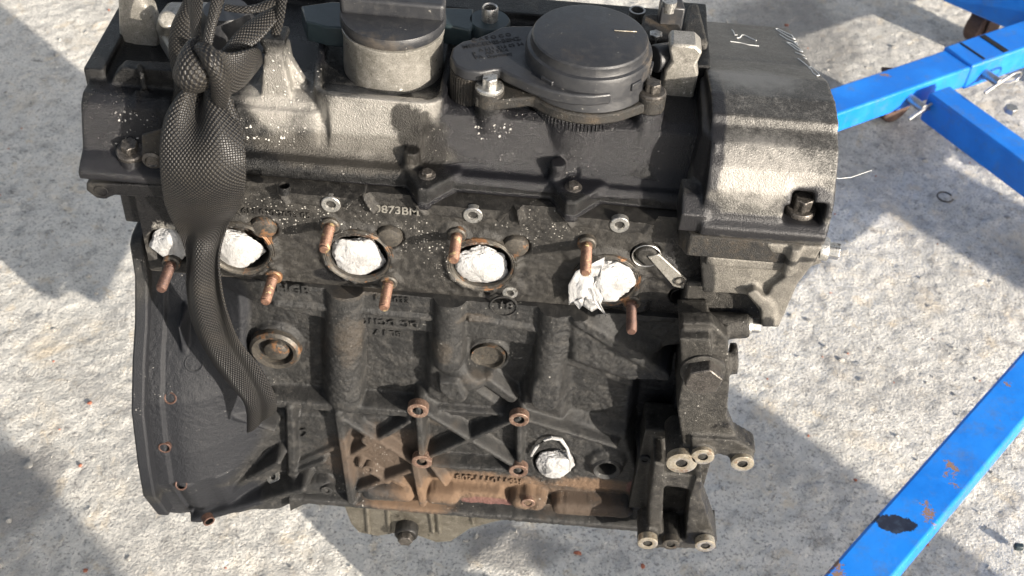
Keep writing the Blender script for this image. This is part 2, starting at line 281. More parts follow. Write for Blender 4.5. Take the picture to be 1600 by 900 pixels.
def blue(org):
    n = N('chipped_blue_paint'); n.org = np.array(org)
    geo = n.n.new('ShaderNodeNewGeometry'); bv = n.n.new('ShaderNodeBevel'); bv.samples = 4; bv.inputs['Radius'].default_value = .007
    dt = n.n.new('ShaderNodeVectorMath'); dt.operation = 'DOT_PRODUCT'; n.put(dt.inputs[0], bv.outputs[0]); n.put(dt.inputs[1], geo.outputs['Normal'])
    c = n.mix(n.ss(n.noise(9, 5, .6), .4, .65), (.006, .15, .60), (.010, .20, .72))
    edge = n.ma('ADD', n.ma('MULTIPLY', n.ss(dt.outputs['Value'], .90, .995, 1, 0), .10), n.noise(14, 7, .66, .5))
    chip = n.ss(edge, .70, .712); fleck = n.ss(n.noise(150, 3, .6), .73, .75)
    rust = n.mix(n.noise(60, 5, .6), (.16, .07, .035), (.3, .2, .13))
    c = n.mix(chip, c, rust); c = n.mix(fleck, c, (.2, .18, .16))
    c = n.mix(n.ma('MULTIPLY', n.ss(n.noise(11, 5, .62), .70, .715), .95), c, (.012, .016, .03))
    zt_ = .145
    sc1 = n.ss(n.ma('ADD', n.ma('MULTIPLY', n.blobs([(tuple(PZ(1402, 820, zt_)), (.032, .020, .03)), (tuple(PZ(1345, 805, zt_)), (.03, .02, .03))]), .3), n.ma('MULTIPLY', n.noise(38, 7, .7), .7)), .50, .53)
    c = n.mix(sc1, c, (.012, .017, .035))
    ed = n.ss(n.ma('ADD', n.ma('MULTIPLY', n.blobs([(tuple(PZ(1485, 740, zt_)), (.018, .04, .05)), (tuple(PZ(1452, 800, zt_)), (.016, .04, .05)), (tuple(PZ(1420, 840, zt_-.03)), (.02, .03, .04)), (tuple(PZ(1575, 600, zt_)), (.012, .008, .03)), (tuple(PZ(1300, 890, zt_)), (.03, .03, .03)), (tuple(PZ(1390, 118, zt_)), (.03, .012, .03))]), .2), n.ma('MULTIPLY', n.noise(60, 8, .78), .8)), .585, .595)
    c = n.mix(ed, c, rust); chip = n.ma('MAXIMUM', chip, ed)
    c = n.mix(n.ma('MULTIPLY', n.ss(n.noise(30, 8, .75), .48, .75), .5), c, (.09, .14, .22))
    n.put(n.p.inputs['Base Color'], c); n.put(n.p.inputs['Roughness'], n.mixf(chip, n.mixf(n.ss(n.noise(18, 6, .7), .4, .65), .3, .55), .8)); n.p.inputs['Specular IOR Level'].default_value = .4
    q = n.n.new('ShaderNodeBump'); q.inputs['Strength'].default_value = .25; q.inputs['Distance'].default_value = .002
    n.put(q.inputs['Height'], n.ma('SUBTRACT', n.noise(40, 3, .6), chip)); n.t.links.new(q.outputs[0], n.p.inputs['Normal']); return n.m
def concrete():
    n = N('rough_concrete'); n.org = np.zeros(3)
    c = n.mix(n.ss(n.noise(2.2, 6, .62, .3), .4, .64), (.64, .62, .57), (.54, .525, .485))
    c = n.mix(n.ss(n.noise(14, 6, .7), .42, .7), c, (.70, .675, .62)); c = n.mix(n.ma('MULTIPLY', n.ss(n.noise(34, 7, .78), .47, .68), .75), c, (.25, .243, .232))
    c = n.mix(n.ma('MULTIPLY', n.ss(n.noise(120, 3, .7), .5, .7), .5), c, (.76, .73, .67)); c = n.mix(n.ma('MULTIPLY', n.ss(n.noise(260, 2, .6), .54, .66), .6), c, (.15, .145, .14))
    c = n.mix(n.ma('MULTIPLY', n.ss(n.noise(26, 5, .7, .5), .55, .68), .55), c, (.62, .52, .38)); c = n.mix(n.ma('MULTIPLY', n.ss(n.noise(60, 7, .78), .57, .66), .8), c, (.13, .127, .122))
    c = n.mix(n.ma('MULTIPLY', n.ss(n.noise(5, 7, .7, .6), .5, .66), .55), c, (.33, .32, .305)); c = n.mix(n.ma('MULTIPLY', n.ss(n.noise(8, 6, .7, .4), .54, .7), .5), c, (.64, .55, .42))
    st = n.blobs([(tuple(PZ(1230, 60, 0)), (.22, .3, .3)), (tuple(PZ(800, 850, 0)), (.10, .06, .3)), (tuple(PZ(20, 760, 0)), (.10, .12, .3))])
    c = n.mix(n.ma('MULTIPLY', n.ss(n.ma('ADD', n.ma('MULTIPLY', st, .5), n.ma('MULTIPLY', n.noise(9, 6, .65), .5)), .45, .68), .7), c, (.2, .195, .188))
    n.put(n.p.inputs['Base Color'], c); n.p.inputs['Roughness'].default_value = .9; n.p.inputs['Specular IOR Level'].default_value = .2
    q = n.n.new('ShaderNodeBump'); q.inputs['Strength'].default_value = .7; q.inputs['Distance'].default_value = .006
    n.put(q.inputs['Height'], n.ma('ADD', n.ma('MULTIPLY', n.noise(70, 6, .75), .7), n.ma('MULTIPLY', n.noise(240, 3, .65), .6))); n.t.links.new(q.outputs[0], n.p.inputs['Normal']); return n.m
M['ground'] = concrete()
M['chip'] = grime('stone_chips', [(.3, .29, .27), (.46, .44, .4), (.58, .55, .5)], 30, rough=(.7, .95), bump=.3)
M['redchip'] = grime('red_brick_chips', [(.35, .12, .07), (.42, .16, .1), (.5, .24, .16)], 40, rough=(.7, .95), bump=.3)
M['tread'] = grime('dirty_caster', [(.06, .035, .028), (.1, .06, .045), (.14, .09, .07)], 40, rough=(.6, .85), bump=.3)
M['steel'] = grime('zinc_steel', [(.36, .35, .33), (.46, .45, .43), (.56, .55, .53)], 60, metal=.85, rough=(.25, .45), bump=.1)

# ------------------------------------------------------------------ ground
def lattice(seed, n=256): return np.random.default_rng(seed).random((n, n))
def vnoise(x, y, L):
    n = L.shape[0]; xi = np.floor(x).astype(int); yi = np.floor(y).astype(int); fx = x-xi; fy = y-yi
    fx = fx*fx*(3-2*fx); fy = fy*fy*(3-2*fy)
    g = lambda a, b: L[a % n, b % n]
    return (g(xi, yi)*(1-fx)+g(xi+1, yi)*fx)*(1-fy)+(g(xi, yi+1)*(1-fx)+g(xi+1, yi+1)*fx)*fy
def fbm(x, y, sc, octv=4, seed=1, g=.5):
    s = 0; a = 1; t = 0
    for i in range(octv): s = s+a*(vnoise(x*sc+i*17.3, y*sc+i*5.7, lattice(seed+i))-.5); t += a; a *= g; sc *= 2.03
    return s/t
def grid_faces(nx, ny):
    i = np.arange(nx*ny).reshape(ny, nx); return np.stack([i[:-1, :-1], i[:-1, 1:], i[1:, 1:], i[1:, :-1]], -1).reshape(-1, 4)
def sheet_axis(a, b, step, far):
    core = np.arange(a, b, step); out = [0.05, .15, .4, 1, 2.5, 6, 15, far]
    return np.concatenate([[a-o for o in out[::-1]], core, [core[-1]+o for o in out]])
gx = sheet_axis(-1.2, 1.35, .0055, 40); gy = sheet_axis(-.15, 1.9, .0055, 40)
GX, GY = np.meshgrid(gx, gy)
GZ = fbm(GX, GY, 3, 3, 3)*.008+fbm(GX, GY, 55, 4, 9, .8)*.0040+np.maximum(0, fbm(GX, GY, 85, 2, 21))*.0035-np.maximum(0, fbm(GX, GY, 60, 2, 33)-.25)*.012
core = (GX > -1.3) & (GX < 1.45) & (GY > -.25) & (GY < 2.0); GZ = np.where(core, GZ, 0)-.004
me = bpy.data.meshes.new('ground'); me.from_pydata(np.stack([GX, GY, GZ], -1).reshape(-1, 3).tolist(), [], grid_faces(len(gx), len(gy)).tolist()); me.shade_smooth()
me.materials.append(M['ground']); g = bpy.data.objects.new('ground', me); COL.objects.link(g); tag(g, kind='structure')
def gz(x, y): return float(GZ[np.argmin(abs(gy-y)), np.argmin(abs(gx-x))])
def chips(name, count, smin, smax, m, label, seed):
    r = random.Random(seed); b = MB()
    for _ in range(count):
        px, py = r.uniform(-20, 1620), r.uniform(-20, 920); x, y, _z = PZ(px, py, 0); s = smin+(smax-smin)*r.random()**3
        k = (s*r.uniform(.7, 1.4), s*r.uniform(.7, 1.4), s*r.uniform(.4, .8)); sdv = Vector((r.random()*50, r.random()*50, 0))
        b.ico((x, y, gz(x, y)+k[2]*.3), k, 1, lambda c: c*(1+.5*mnoise.noise(c*1.3+sdv)))
    o = b.build(name, m, org=(0, 0, 0), angle=20); tag(o, label, 'gravel', kind='stuff')
chips('gravel', 700, .001, .005, M['chip'], 'loose grey grit and small stones scattered over the concrete', 5)
chips('brick_crumbs', 60, .0015, .005, M['redchip'], 'tiny red brick crumbs scattered over the concrete', 8)

# blocks added out of view, sunward, to shade the concrete but not the engine
hu = Vector((sin(SUN_AZ), cos(SUN_AZ), 0)); hv = Vector((-hu.y, hu.x, 0)); wl = MB()
for w0, w1, hh in [(-.9, -.19, .80), (.17, .60, .60), (1.10, 1.30, .70)]:
    p = hu*2.2+hv*((w0+w1)/2); wl.bar(p+Vector((0, 0, hh/2-.02))-hv*(w1-w0)/2, p+Vector((0, 0, hh/2-.02))+hv*(w1-w0)/2, .14, hh)
tag(wl.build('shade_blocks', M['ground'], org=tuple(hu*2.2), bevel=.02), kind='structure')

# ------------------------------------------------------------------ engine: block side as a cast relief
engine = empty('engine', tuple(BASE), 'greasy four cylinder car engine hanging in a black strap above concrete', 'engine')

def sdpoly(X, Z, poly):
    d = np.full(X.shape, 1e9); ins = np.zeros(X.shape, bool); n = len(poly)
    for i in range(n):
        ax, az = poly[i]; bx, bz = poly[(i+1) % n]; ex, ez = bx-ax, bz-az
        t = np.clip(((X-ax)*ex+(Z-az)*ez)/(ex*ex+ez*ez+1e-12), 0, 1); d = np.minimum(d, np.hypot(X-ax-t*ex, Z-az-t*ez))
        c = ((az > Z) != (bz > Z)) & (X < (bx-ax)*(Z-az)/(bz-az+1e-12)+ax); ins ^= c
    return np.where(ins, d, -d)
def sst(t): t = np.clip(t, 0, 1); return t*t*(3-2*t)
class Relief:
    def __init__(s, x0, x1, zb, z1, step, y0=0.0):
        s.y0 = y0
        xs = np.arange(x0, x1+step/2, step); nz = int((z1-min(zb(x) for x in xs))/step)+1
        t = np.linspace(0, 1, nz); zbv = np.array([zb(x) for x in xs])
        s.X = np.repeat(xs[None], nz, 0); s.Z = zbv[None]+(z1-zbv[None])*t[:, None]; s.H = np.zeros(s.X.shape)
    def area(s, poly, h, w_=.006, y=None):
        t = sst((sdpoly(s.X, s.Z, XZ(poly, s.y0-h if y is None else y))+w_/2)/w_); s.H = s.H*(1-t)+h*t
    def rib(s, a, b, r, h, y=None, flat=.45, lo=None):
        (ax, az), (bx, bz) = XZ([a, b], s.y0-h if y is None else y); ex, ez = bx-ax, bz-az
        q = np.clip(((s.X-ax)*ex+(s.Z-az)*ez)/(ex*ex+ez*ez+1e-12), 0, 1); d = np.hypot(s.X-ax-q*ex, s.Z-az-q*ez)/r
        t = sst((1.25-d)/(1.25-flat)); s.H = np.maximum(s.H, s.H*(1-t)+h*t)
    def round(s, a, b, r, h, y=None):      # half round column, crest h, root at the face
        (ax, az), (bx, bz) = XZ([a, b], s.y0-h if y is None else y); ex, ez = bx-ax, bz-az
        q = np.clip(((s.X-ax)*ex+(s.Z-az)*ez)/(ex*ex+ez*ez+1e-12), 0, 1); d = np.hypot(s.X-ax-q*ex, s.Z-az-q*ez)/r
        t = np.sqrt(np.clip(1-d*d, 0, 1)); s.H = np.where(d < 1, np.maximum(s.H, h-(1-t)*r*.9), s.H)
    def disc(s, c, r, h, w_=.003, y=None):
        cx, cz = XZ([c], s.y0-h if y is None else y)[0]; t = sst((r-np.hypot(s.X-cx, s.Z-cz)+w_/2)/w_); s.H = s.H*(1-t)+h*t
    def blur(s, k=1):
        for _ in range(k):
            P = np.pad(s.H, 1, mode='edge'); s.H = (P[1:-1, 1:-1]*4+P[:-2, 1:-1]*2+P[2:, 1:-1]*2+P[1:-1, :-2]*2+P[1:-1, 2:]*2+P[:-2, :-2]+P[2:, 2:]+P[:-2, 2:]+P[2:, :-2])/16
    def build(s, name, m, parent, back):
        nz, nx = s.X.shape; v = np.stack([s.X, s.y0-s.H, s.Z], -1).reshape(-1, 3); f = grid_faces(nx, nz).tolist()
        idx = np.arange(nx*nz).reshape(nz, nx); loop = np.concatenate([idx[0, :], idx[1:, -1], idx[-1, -2::-1], idx[-2:0:-1, 0]])
        bv = v[loop].copy(); bv[:, 1] = back; o = len(v); L = len(loop)
        f += [(int(loop[(i+1) % L]), int(loop[i]), o+i, o+(i+1) % L) for i in range(L)]; f.append(tuple(range(o, o+L))[::-1])
        b = MB(); b.v = [tuple(p) for p in np.concatenate([v, bv])]; b.f = f
        return b.build(name, m, parent, angle=50)

zfl = np.array([.19, .235, .271, .328, .369, .426, .465, .491, .526, .56]); yfl = np.array([-.001, -.018, -.034, -.053, -.048, -.035, -.01, .012, .032, .036])
def zbot(x): return .236+(.262-.236)*float(sst(np.array((x+.145)/.04)))
YB, FY = .007, .009
B = Relief(-.238, .232, zbot, .5555, .00095, YB)
B.H += fbm(B.X, B.Z, 18, 3, 40)*.003
B.area([(380, 462), (508, 486), (508, 634), (430, 628), (395, 600)], -.011, .009)
B.area([(560, 500), (672, 508), (668, 590), (640, 636), (560, 636)], -.011, .009)
B.area([(722, 512), (842, 528), (806, 632), (782, 612), (735, 578)], -.013, .009)
B.area([(888, 562), (1010, 605), (1000, 668), (885, 640)], -.010, .010)
B.area([(1003, 500), (1062, 500), (1075, 720), (1010, 712), (985, 640)], -.035, .012)
B.area([(330, 440), (1090, 487), (1090, 500), (860, 514), (700, 494), (330, 470)], .003, .008)
B.rib((430, 478), (505, 484), .0035, .006); B.rib((570, 489), (672, 500), .0035, .005); B.rib((735, 502), (842, 518), .004, .006)
B.round((535, 450), (535, 636), .0165, .013); B.round((702, 465), (698, 575), .0135, .013); B.round((869, 480), (853, 628), .0138, .014)
B.round((698, 575), (735, 605), .013, .008); B.rib((735, 580), (798, 625), .008, .001)
B.area([(684, 596), (715, 598), (730, 626), (722, 632), (700, 626), (684, 610)], .012, .003)
B.rib((852, 610), (850, 630), .0135, .0135, flat=.75)
B.area([(885, 494), (945, 505), (1052, 572), (1050, 604), (980, 600), (886, 568)], .012, .016)
B.rib((905, 505), (1040, 590), .007, .016)
for a, b, r_, h_ in [((653, 641), (659, 721), .0055, .013), ((811, 655), (811, 735), .0045, .010), ((653, 641), (811, 735), .0042, .012), ((811, 655), (659, 721), .0042, .012),
        ((659, 728), (811, 738), .004, .011), ((811, 655), (962, 700), .0035, .009), ((655, 640), (800, 650), .003, .005),
        ((530, 655), (640, 722), .0045, .009), ((640, 660), (548, 714), .0042, .009), ((528, 650), (548, 785), .006, .010), ((648, 730), (660, 790), .006, .010),
        ((562, 728), (606, 756), .004, .007), ((640, 738), (560, 768), .0042, .008), ((615, 752), (640, 765), .005, .006), ((672, 728), (712, 782), .0035, .008),
        ((452, 742), (506, 722), .004, .007), ((452, 640), (456, 742), .006, .008), ((455, 730), (525, 700), .004, .004), ((430, 632), (640, 648), .008, .006), ((700, 645), (760, 648), .006, .003)]:
    B.rib(a, b, r_*.92, h_*1.3, flat=.5)
B.area([(664, 742), (818, 752), (980, 765), (985, 800), (700, 778), (680, 760)], -.004, .006)
B.area([(705, 765), (780, 772), (812, 792), (720, 786)], .006, .003)
for a, b in [((578, 778), (632, 781)), ((678, 784), (702, 786)), ((480, 768), (505, 768)), ((812, 792), (838, 794)), ((876, 800), (975, 806))]: B.round(a, b, .010, .014)
zr = .2665; t = sst((zr+.006-B.Z)/.006)*(B.X > -.128); B.H = np.maximum(B.H, B.H*(1-t)+.011*t)
B.disc((433, 537), .0215, -.006, .004); B.disc((763, 552), .0172, -.010, .003, y=.017); B.disc((763, 555), .0155, -.026, .003, y=.019)
B.disc((948, 725), .017, .006, .006); B.disc((948, 726), .0095, -.03, .003, y=YB); B.disc((866, 722), .019, -.014, .003, y=YB)
for p in [(825, 786), (575, 690), (1008, 718)]: B.disc(p, .008, .012, .003)
# bell housing flare towards the gearbox flange
fl = np.interp(B.Z, zfl, -yfl)-.012+YB; tt = np.clip((-.118-B.X)/.115, 0, 1); tt = tt**1.15
B.H = B.H*(1-sst(tt*1.25))+(fl+.002*np.sin(B.X*200)*(B.Z < .33))*sst(tt*1.25)
B.rib((300, 660), (420, 700), .004, .018, y=-.03); B.rib((330, 800), (430, 742), .005, .024, y=-.03); B.rib((300, 830), (470, 782), .006, .026, y=-.03)
B.H = np.where(B.X < -.2245, B.H+.0035, B.H); B.rib((262, 560), (300, 740), .003, .006, y=-.035); B.blur(1); calm = .55+.45*sst((B.X+.15)/.03); B.H += (fbm(B.X, B.Z, 160, 3, 60)*.0008+fbm(B.X, B.Z, 500, 2, 70)*.0008)*calm
rough_ = sst((fbm(B.X, B.Z, 9, 2, 90)+.02)*8); B.H += calm*rough_*fbm(B.X, B.Z, 300, 2, 95)*.0013
block = B.build('cylinder_block', M['iron'], engine, .20)
fpoly = [(y-.004, z) for z, y in zip(zfl[::-1], yfl[::-1])][:-1]
lump = [(-.012, .262), (-.020, .255), (-.012, .238), (-.004, .236), (.0, .222)]
fpoly = fpoly[:-1]+lump+[(.20, .215), (.26, .33), (.22, .48), (.18, .565), (.04, .565)]
MB().prism(fpoly, 'x', -.248, -.2365).build('bellhousing_flange', M['iron'], block, bevel=.002)

dg = bpy.context.evaluated_depsgraph_get(); dg.update()
BTREE = BVHTree.FromObject(block, dg)
def bhit(px, py, tree=None):
    loc, nrm, i, dd = (tree or BTREE).ray_cast(Vector(CAM-BASE), Vector(ray(px, py)).normalized())
    if loc is None: return PY(px, py, -.035), Vector((.6, -.8, 0))
    return np.array(loc+Vector(BASE)), nrm
def ring(name, c, axis, ro, ri, h, m, parent, depth=.012, inner='hole', n=28):
    """machined face with a bore"""
    o = MB().lathe([(ro, -.006), (ro, h*.7), (ro*.94, h), (ri*1.12, h), (ri, h*.8), (ri, -.006)], c, axis, n).build(name, m, parent)
    MB().lathe([(0, -depth*.6), (ri*1.01, -depth*.6), (ri*1.01, h*.55), (ri*.97, h*.55), (ri*.97, -depth*.5), (0, -depth*.5)], c, axis, n).build('bore', M[inner], parent)
    return o
A = (0, -1, 0)
for px, py, ro, ri in [(653, 641, .0095, .005), (811, 655, .009, .005), (659, 721, .0095, .005), (810, 735, .009, .005), (825, 785, .0068, .004)]:
    hp, hn = bhit(px, py); ring('mount_boss', (hp[0], hp[1], hp[2]), A, ro, ri, .0014, M['copper'], block)
for px, py in [(1008, 718), (510, 766), (575, 733)]: hp, hn = bhit(px, py); ring('bolt_boss', hp, A, .0058, .003, .0012, M['iron'], block)
hp, hn = bhit(428, 745); ring('washer_boss', hp, hn, .0075, .0028, .002, M['brightbolt'], block)
for px, py in [(303, 568), (283, 757), (327, 815), (266, 622), (257, 700)]:
    hp, hn = bhit(px, py); ring('flange_hole', hp-np.array(hn)*.0008, hn, .0085 if px == 303 else .0058, .0068 if px == 303 else .0042, .0012, M['iron' if px == 303 else 'studdark'], block)
# core plugs
c = PY(433, 537, .017)
MB().lathe([(.0225, -.004), (.0225, .009), (.020, .0115), (.0165, .0105), (.0155, .007), (.0155, -.004)], c, A, 40).build('core_plug_ring', M['plug'], block)
MB().lathe([(0, .0125), (.006, .0122), (.0105, .0095), (.0118, .004), (.0118, -.006)], c+np.array([.001, 0, 0]), A, 36).build('core_plug', M['plug'], block)
c = PY(763, 555, .021)
MB().lathe([(0, -.002), (.0125, -.001), (.0138, .003), (.0152, .0035), (.0155, -.004)], c, A, 40).build('core_plug', M['plug'], block)
MB().lathe([(.0092, -.02), (.0092, .006), (.0125, .0085), (.0155, .005), (.0165, -.002)], PY(948, 725, YB), A, 32).build('drain_boss', M['iron'], block)
MB().lathe([(0, -.016), (.0095, -.016), (.0095, .004)], PY(948, 725, YB), A, 28).build('bore', M['hole'], block)
# raised casting marks
def text(name, body, c, size, axis_x, axis_z, m, parent, depth=.0008, font_scale=1.0):
    cu = bpy.data.curves.new(name, 'FONT'); cu.body = body; cu.size = size; cu.extrude = depth; cu.align_x = 'CENTER'; cu.align_y = 'CENTER'; cu.offset = size*.012; cu.resolution_u = 3
    ob = bpy.data.objects.new(name, cu); COL.objects.link(ob); dg = bpy.context.evaluated_depsgraph_get()
    me = bpy.data.meshes.new_from_object(ob.evaluated_get(dg)); bpy.data.objects.remove(ob)
    X_ = Vector(axis_x).normalized(); Zr = Vector(axis_z).normalized(); Y_ = X_.cross(Zr).normalized()*-1; Nn = X_.cross(Y_)
    mt = Matrix(((X_[0]*font_scale, Y_[0], Nn[0], c[0]-BASE[0]), (X_[1]*font_scale, Y_[1], Nn[1], c[1]-BASE[1]), (X_[2]*font_scale, Y_[2], Nn[2], c[2]-BASE[2]), (0, 0, 0, 1)))
    me.transform(mt); me.materials.clear(); me.materials.append(m); o = bpy.data.objects.new(name, me); COL.objects.link(o); o.parent = parent; return o
def facetext(name, body, px, py, y, size, m, parent, flip=False, **k):
    s = -1 if flip else 1
    return text(name, body, PY(px, py, y), size, (s, 0, 0), (0, -1, 0), m, parent, **k)
def blocktext(body, px, py, size, flip=False, **k):
    hp, hn = bhit(px, py); return facetext('casting_mark', body, px, py, hp[1]-.0011, size, M['iron'], block, flip=flip, **k)
blocktext('18', 790, 478, .013); blocktext('HGB', 458, 452, .014); blocktext('R6110111208', 764, 748, .0115, True, depth=.0012)
blocktext('DC  DC11OM', 600, 503, .0095, True); blocktext('BL 1 7', 606, 520, .0095, True); blocktext('12', 470, 676, .017, depth=.0014); blocktext('1     033', 612, 468, .009)
hp, hn = bhit(787, 478); MB().lathe([(.0115, -.001), (.0115, .001), (.0105, .001), (.0105, -.001), (.0115, -.001)], hp, A, 40).build('casting_mark', M['iron'], block)

# ------------------------------------------------------------------ cylinder head
PORTS = [(375, 388), (560, 400), (753, 413), (946, 438)]
Hd = Relief(-.224, .226, lambda x: .557, .660, .0012, FY)
Hd.H += fbm(Hd.X, Hd.Z, 20, 3, 140)*.0015+.001
for i, (px, py) in enumerate(PORTS):
    c_ = PY(px, py, FY)
    Hd.disc((px, py), .0315, .0035, .006)
    Hd.rib((px-46, py-44), (px+46, py+42), .011, .0035, flat=.7)
    rg = np.hypot(Hd.X-c_[0], Hd.Z-c_[2]); Hd.H += np.exp(-((rg-.0275)/.0024)**2)*(.0014+fbm(Hd.X, Hd.Z, 240, 2, 150+i)*.005)+np.exp(-((rg-.030)/.008)**2)*fbm(Hd.X, Hd.Z, 300, 2, 155+i)*.0025
    Hd.disc((px, py), .0228, -.016, .003, y=FY)
Hd.disc((265, 384), .0175, -.014, .003, y=FY)
for px, py in [(412, 355), (609, 369), (806, 384)]: Hd.disc((px, py), .0128, .002, .004); Hd.disc((px, py), .0112, -.004, .002, y=FY)
Hd.disc((1010, 396), .0132, .002, .004); Hd.disc((1010, 396), .0112, -.016, .002, y=FY)
Hd.rib((1010, 400), (1062, 440), .0095, .003, flat=.8); Hd.disc((1064, 461), .0085, -.016, .002, y=FY); Hd.disc((757, 457), .003, -.008, .0015, y=FY)
# scalloped upper ledge with bolt lugs
Hd.area([(300, 283), (420, 288), (432, 296), (446, 320), (495, 325), (508, 333), (530, 334), (541, 324), (562, 306), (640, 313), (662, 338), (718, 344), (728, 350), (752, 350), (764, 346), (782, 346), (800, 322), (872, 330), (892, 356), (948, 362), (958, 367), (980, 368), (1006, 366), (1032, 338), (1085, 342), (1085, 280), (300, 230)], FY+.0015, .0022)
for a, b in [((432, 298), (447, 322)), ((562, 306), (541, 325)), ((800, 324), (780, 347)), ((642, 314), (662, 338)), ((874, 332), (892, 357)), ((1032, 340), (1008, 366))]: Hd.rib(a, b, .0028, FY+.004)
for a, b in [((568, 312), (583, 335)), ((808, 330), (812, 352))]: Hd.rib(a, b, .0028, FY-.001)
Hd.blur(1); Hd.H += fbm(Hd.X, Hd.Z, 200, 3, 160)*.001+fbm(Hd.X, Hd.Z, 480, 2, 170)*.0007
head = Hd.build('cylinder_head', M['head'], engine, .19)
for px, py in PORTS:
    MB().lathe([(.0242, -.003), (.0242, .0008), (.0252, .0014), (.0258, .0006), (.0266, .0013), (.0272, .0005), (.0284, .0010), (.029, -.003)], PY(px, py, FY-.0036), A, 56).build('port_gasket', M['plug'], head)
def stud(px, py, L=.029, y=FY-.004, r=.0044):
    pr = [(0, -.006), (r, -.006), (r, L*.18), (r*.86, L*.2)]; k = int(L*.76/.0017)
    for i in range(k): pr += [(r*1.0, L*.22+(i+.35)*.0017), (r*.70, L*.22+(i+.9)*.0017)]
    pr += [(r*.85, L*.985), (r*.7, L), (0, L)]
    MB().lathe(pr, PY(px, py, y), (random.uniform(-.02, .02), -1, random.uniform(-.02, .02)), 18).build('stud', M['studdark' if px in (268, 987) else 'stud'], head, angle=25)
    MB().lathe([(r*1.7, -.004), (r*1.7, .001), (r*1.45, .0022), (r, .002)], PY(px, py, y), A, 20).build('stud_collar', M['plug'], head)
for s_ in [(516, 352, .029), (607, 441, .03), (714, 367, .03), (917, 381, .034), (987, 472, .034), (427, 432, .03), (268, 411, .032)]: stud(*s_)
for px, py, m in [(517, 319, 'brightbolt'), (739, 336, 'brightbolt'), (968, 351, 'brightbolt')]:
    MB().lathe([(.0075, -.004), (.0075, .0006), (.007, .0012), (.0042, .0012), (.003, -.002), (0, -.002)], PY(px, py, -.0018), A, 28).build('threaded_lug', M[m], head)
MB().lathe([(.0062, -.004), (.0062, .0006), (.0034, .001), (.0028, -.003), (0, -.003)], PY(797, 457, FY-.004), A, 24).build('threaded_hole', M['brightbolt'], head)
MB().lathe([(.0042, -.004), (.0042, .0006), (.0032, .0006), (.003, -.004), (0, -.004)], PY(1062, 440, FY-.0055), A, 20).build('threaded_hole', M['bolt'], head)
MB().lathe([(.0117, .0032), (.0112, .0036), (.0107, .003), (.0107, -.012), (0, -.012)], PY(1010, 396, FY), A, 36).build('open_bore', M['steel'], head)
MB().lathe([(.0086, .0016), (.0083, .002), (.0080, .001), (.008, -.014), (0, -.014)], PY(1064, 461, FY), A, 32).build('bore', M['hole'], head)
for px, py in [(412, 355), (609, 369), (806, 384)]:
    MB().lathe([(0, .0045), (.006, .0042), (.0092, .0028), (.0104, .0005), (.0106, -.006)], PY(px, py, FY-.0008), A, 36).build('core_plug', M['plug'], head)
MB().prism(XZ([(1012, 402), (1030, 398), (1074, 438), (1068, 452), (1052, 448)], FY-.0045), 'y', FY-.0044, FY-.002).build('gasket_strip', M['alu'], head, bevel=.0008)
facetext('casting_mark', '0873BM', 620, 329, FY-.0018, .0105, M['alu'], head, depth=.0004)
facetext('casting_mark', 'R 611 010 2003 05', 425, 333, FY-.0018, .008, M['head'], head, depth=.0004)
# head underside ledge and rear (left) end
MB().box((-.224, FY+.0005, .5545), (.226, .19, .5575)).build('head_gasket', M['bolt'], engine)
e = MB(); e.prism(XZ([(133, 286), (135, 298), (150, 310), (163, 313), (178, 306), (260, 310), (260, 290)], -.006), 'y', -.006, .16)
e.box((-.240, .016, .60), (-.218, .16, .655)); e.build('head_end_ear', M['head'], head, voxel=.0016, smooth=3)
ring('ear_hole', PY(158, 299, -.0062), A, .0052, .0045, .0006, M['head'], head)

# ------------------------------------------------------------------ valve cover (one casting)
v = MB()
def yz(pts): return pts
body = [(.014, .661), (.014, .670), (.018, .6745), (.027, .6755), (.032, .682), (.044, .712), (.052, .716), (.205, .716), (.205, .661)]
v.prism(body, 'x', -.205, .215)
left = [(-.0075, .661), (-.0075, .668), (.002, .674), (.010, .678), (.017, .694), (.024, .709), (.032, .714), (.2, .714), (.2, .661)]
v.prism(left, 'x', -.258, -.19)
v.prism(XZ([(163, 150), (178, 118), (190, 106), (300, 112), (300, 160)], .044), 'y', .044, .056); v.box((-.262, .05, .66), (-.246, .2, .722))
for px in (222, 215): pass
v.prism([(-.255, .66), (-.263, .69), (-.25, .715), (-.24, .715), (-.24, .66)], 'y', .07, .18)
a = PY(215, 104, .040); v.bar((a[0], .044, a[2]), (a[0]+.004, .036, a[2]-.018), .004, .006); v.bar((a[0]-.002, .036, .716), (a[0]-.001, .022, .706), .0035, .006)
# tray round the filler neck
xl, xr = PZ(492, 140, .728)[0], PZ(690, 140, .728)[0]
tf = [(.031, .682), (.0365, .721), (.0385, .7255), (.044, .7255), (.06, .70)]
v.prism(tf, 'x', xl+.010, xr-.012)
def wall(pts, z0, z1, t_=.006):
    for p, q in zip(pts, pts[1:]):
        v.bar((p[0], p[1], (z0+z1)/2), (q[0], q[1], (z0+z1)/2), t_, z1-z0)
        v.cyl((q[0], q[1], z0), (q[0], q[1], z1), t_/2, n=12)
arc = lambda cx, cy, r, a0, a1, k=6: [(cx+r*cos(radians(a0+(a1-a0)*i/k)), cy+r*sin(radians(a0+(a1-a0)*i/k))) for i in range(k+1)]
wall([(xr+.001, .16)]+arc(xr-.013, .054, .014, 0, -90)+[(xl+.012, .040)], .69, .7255)
wall(arc(xl+.012, .052, .012, -90, -180, 5)+[(xl-.004, .075), (xl-.008, .13)], .69, .7255)
v.prism(arc(xr-.013, .056, .018, 0, -90)+[(xr-.03, .04), (xr-.03, .10), (xr, .10)], 'z', .68, .712)
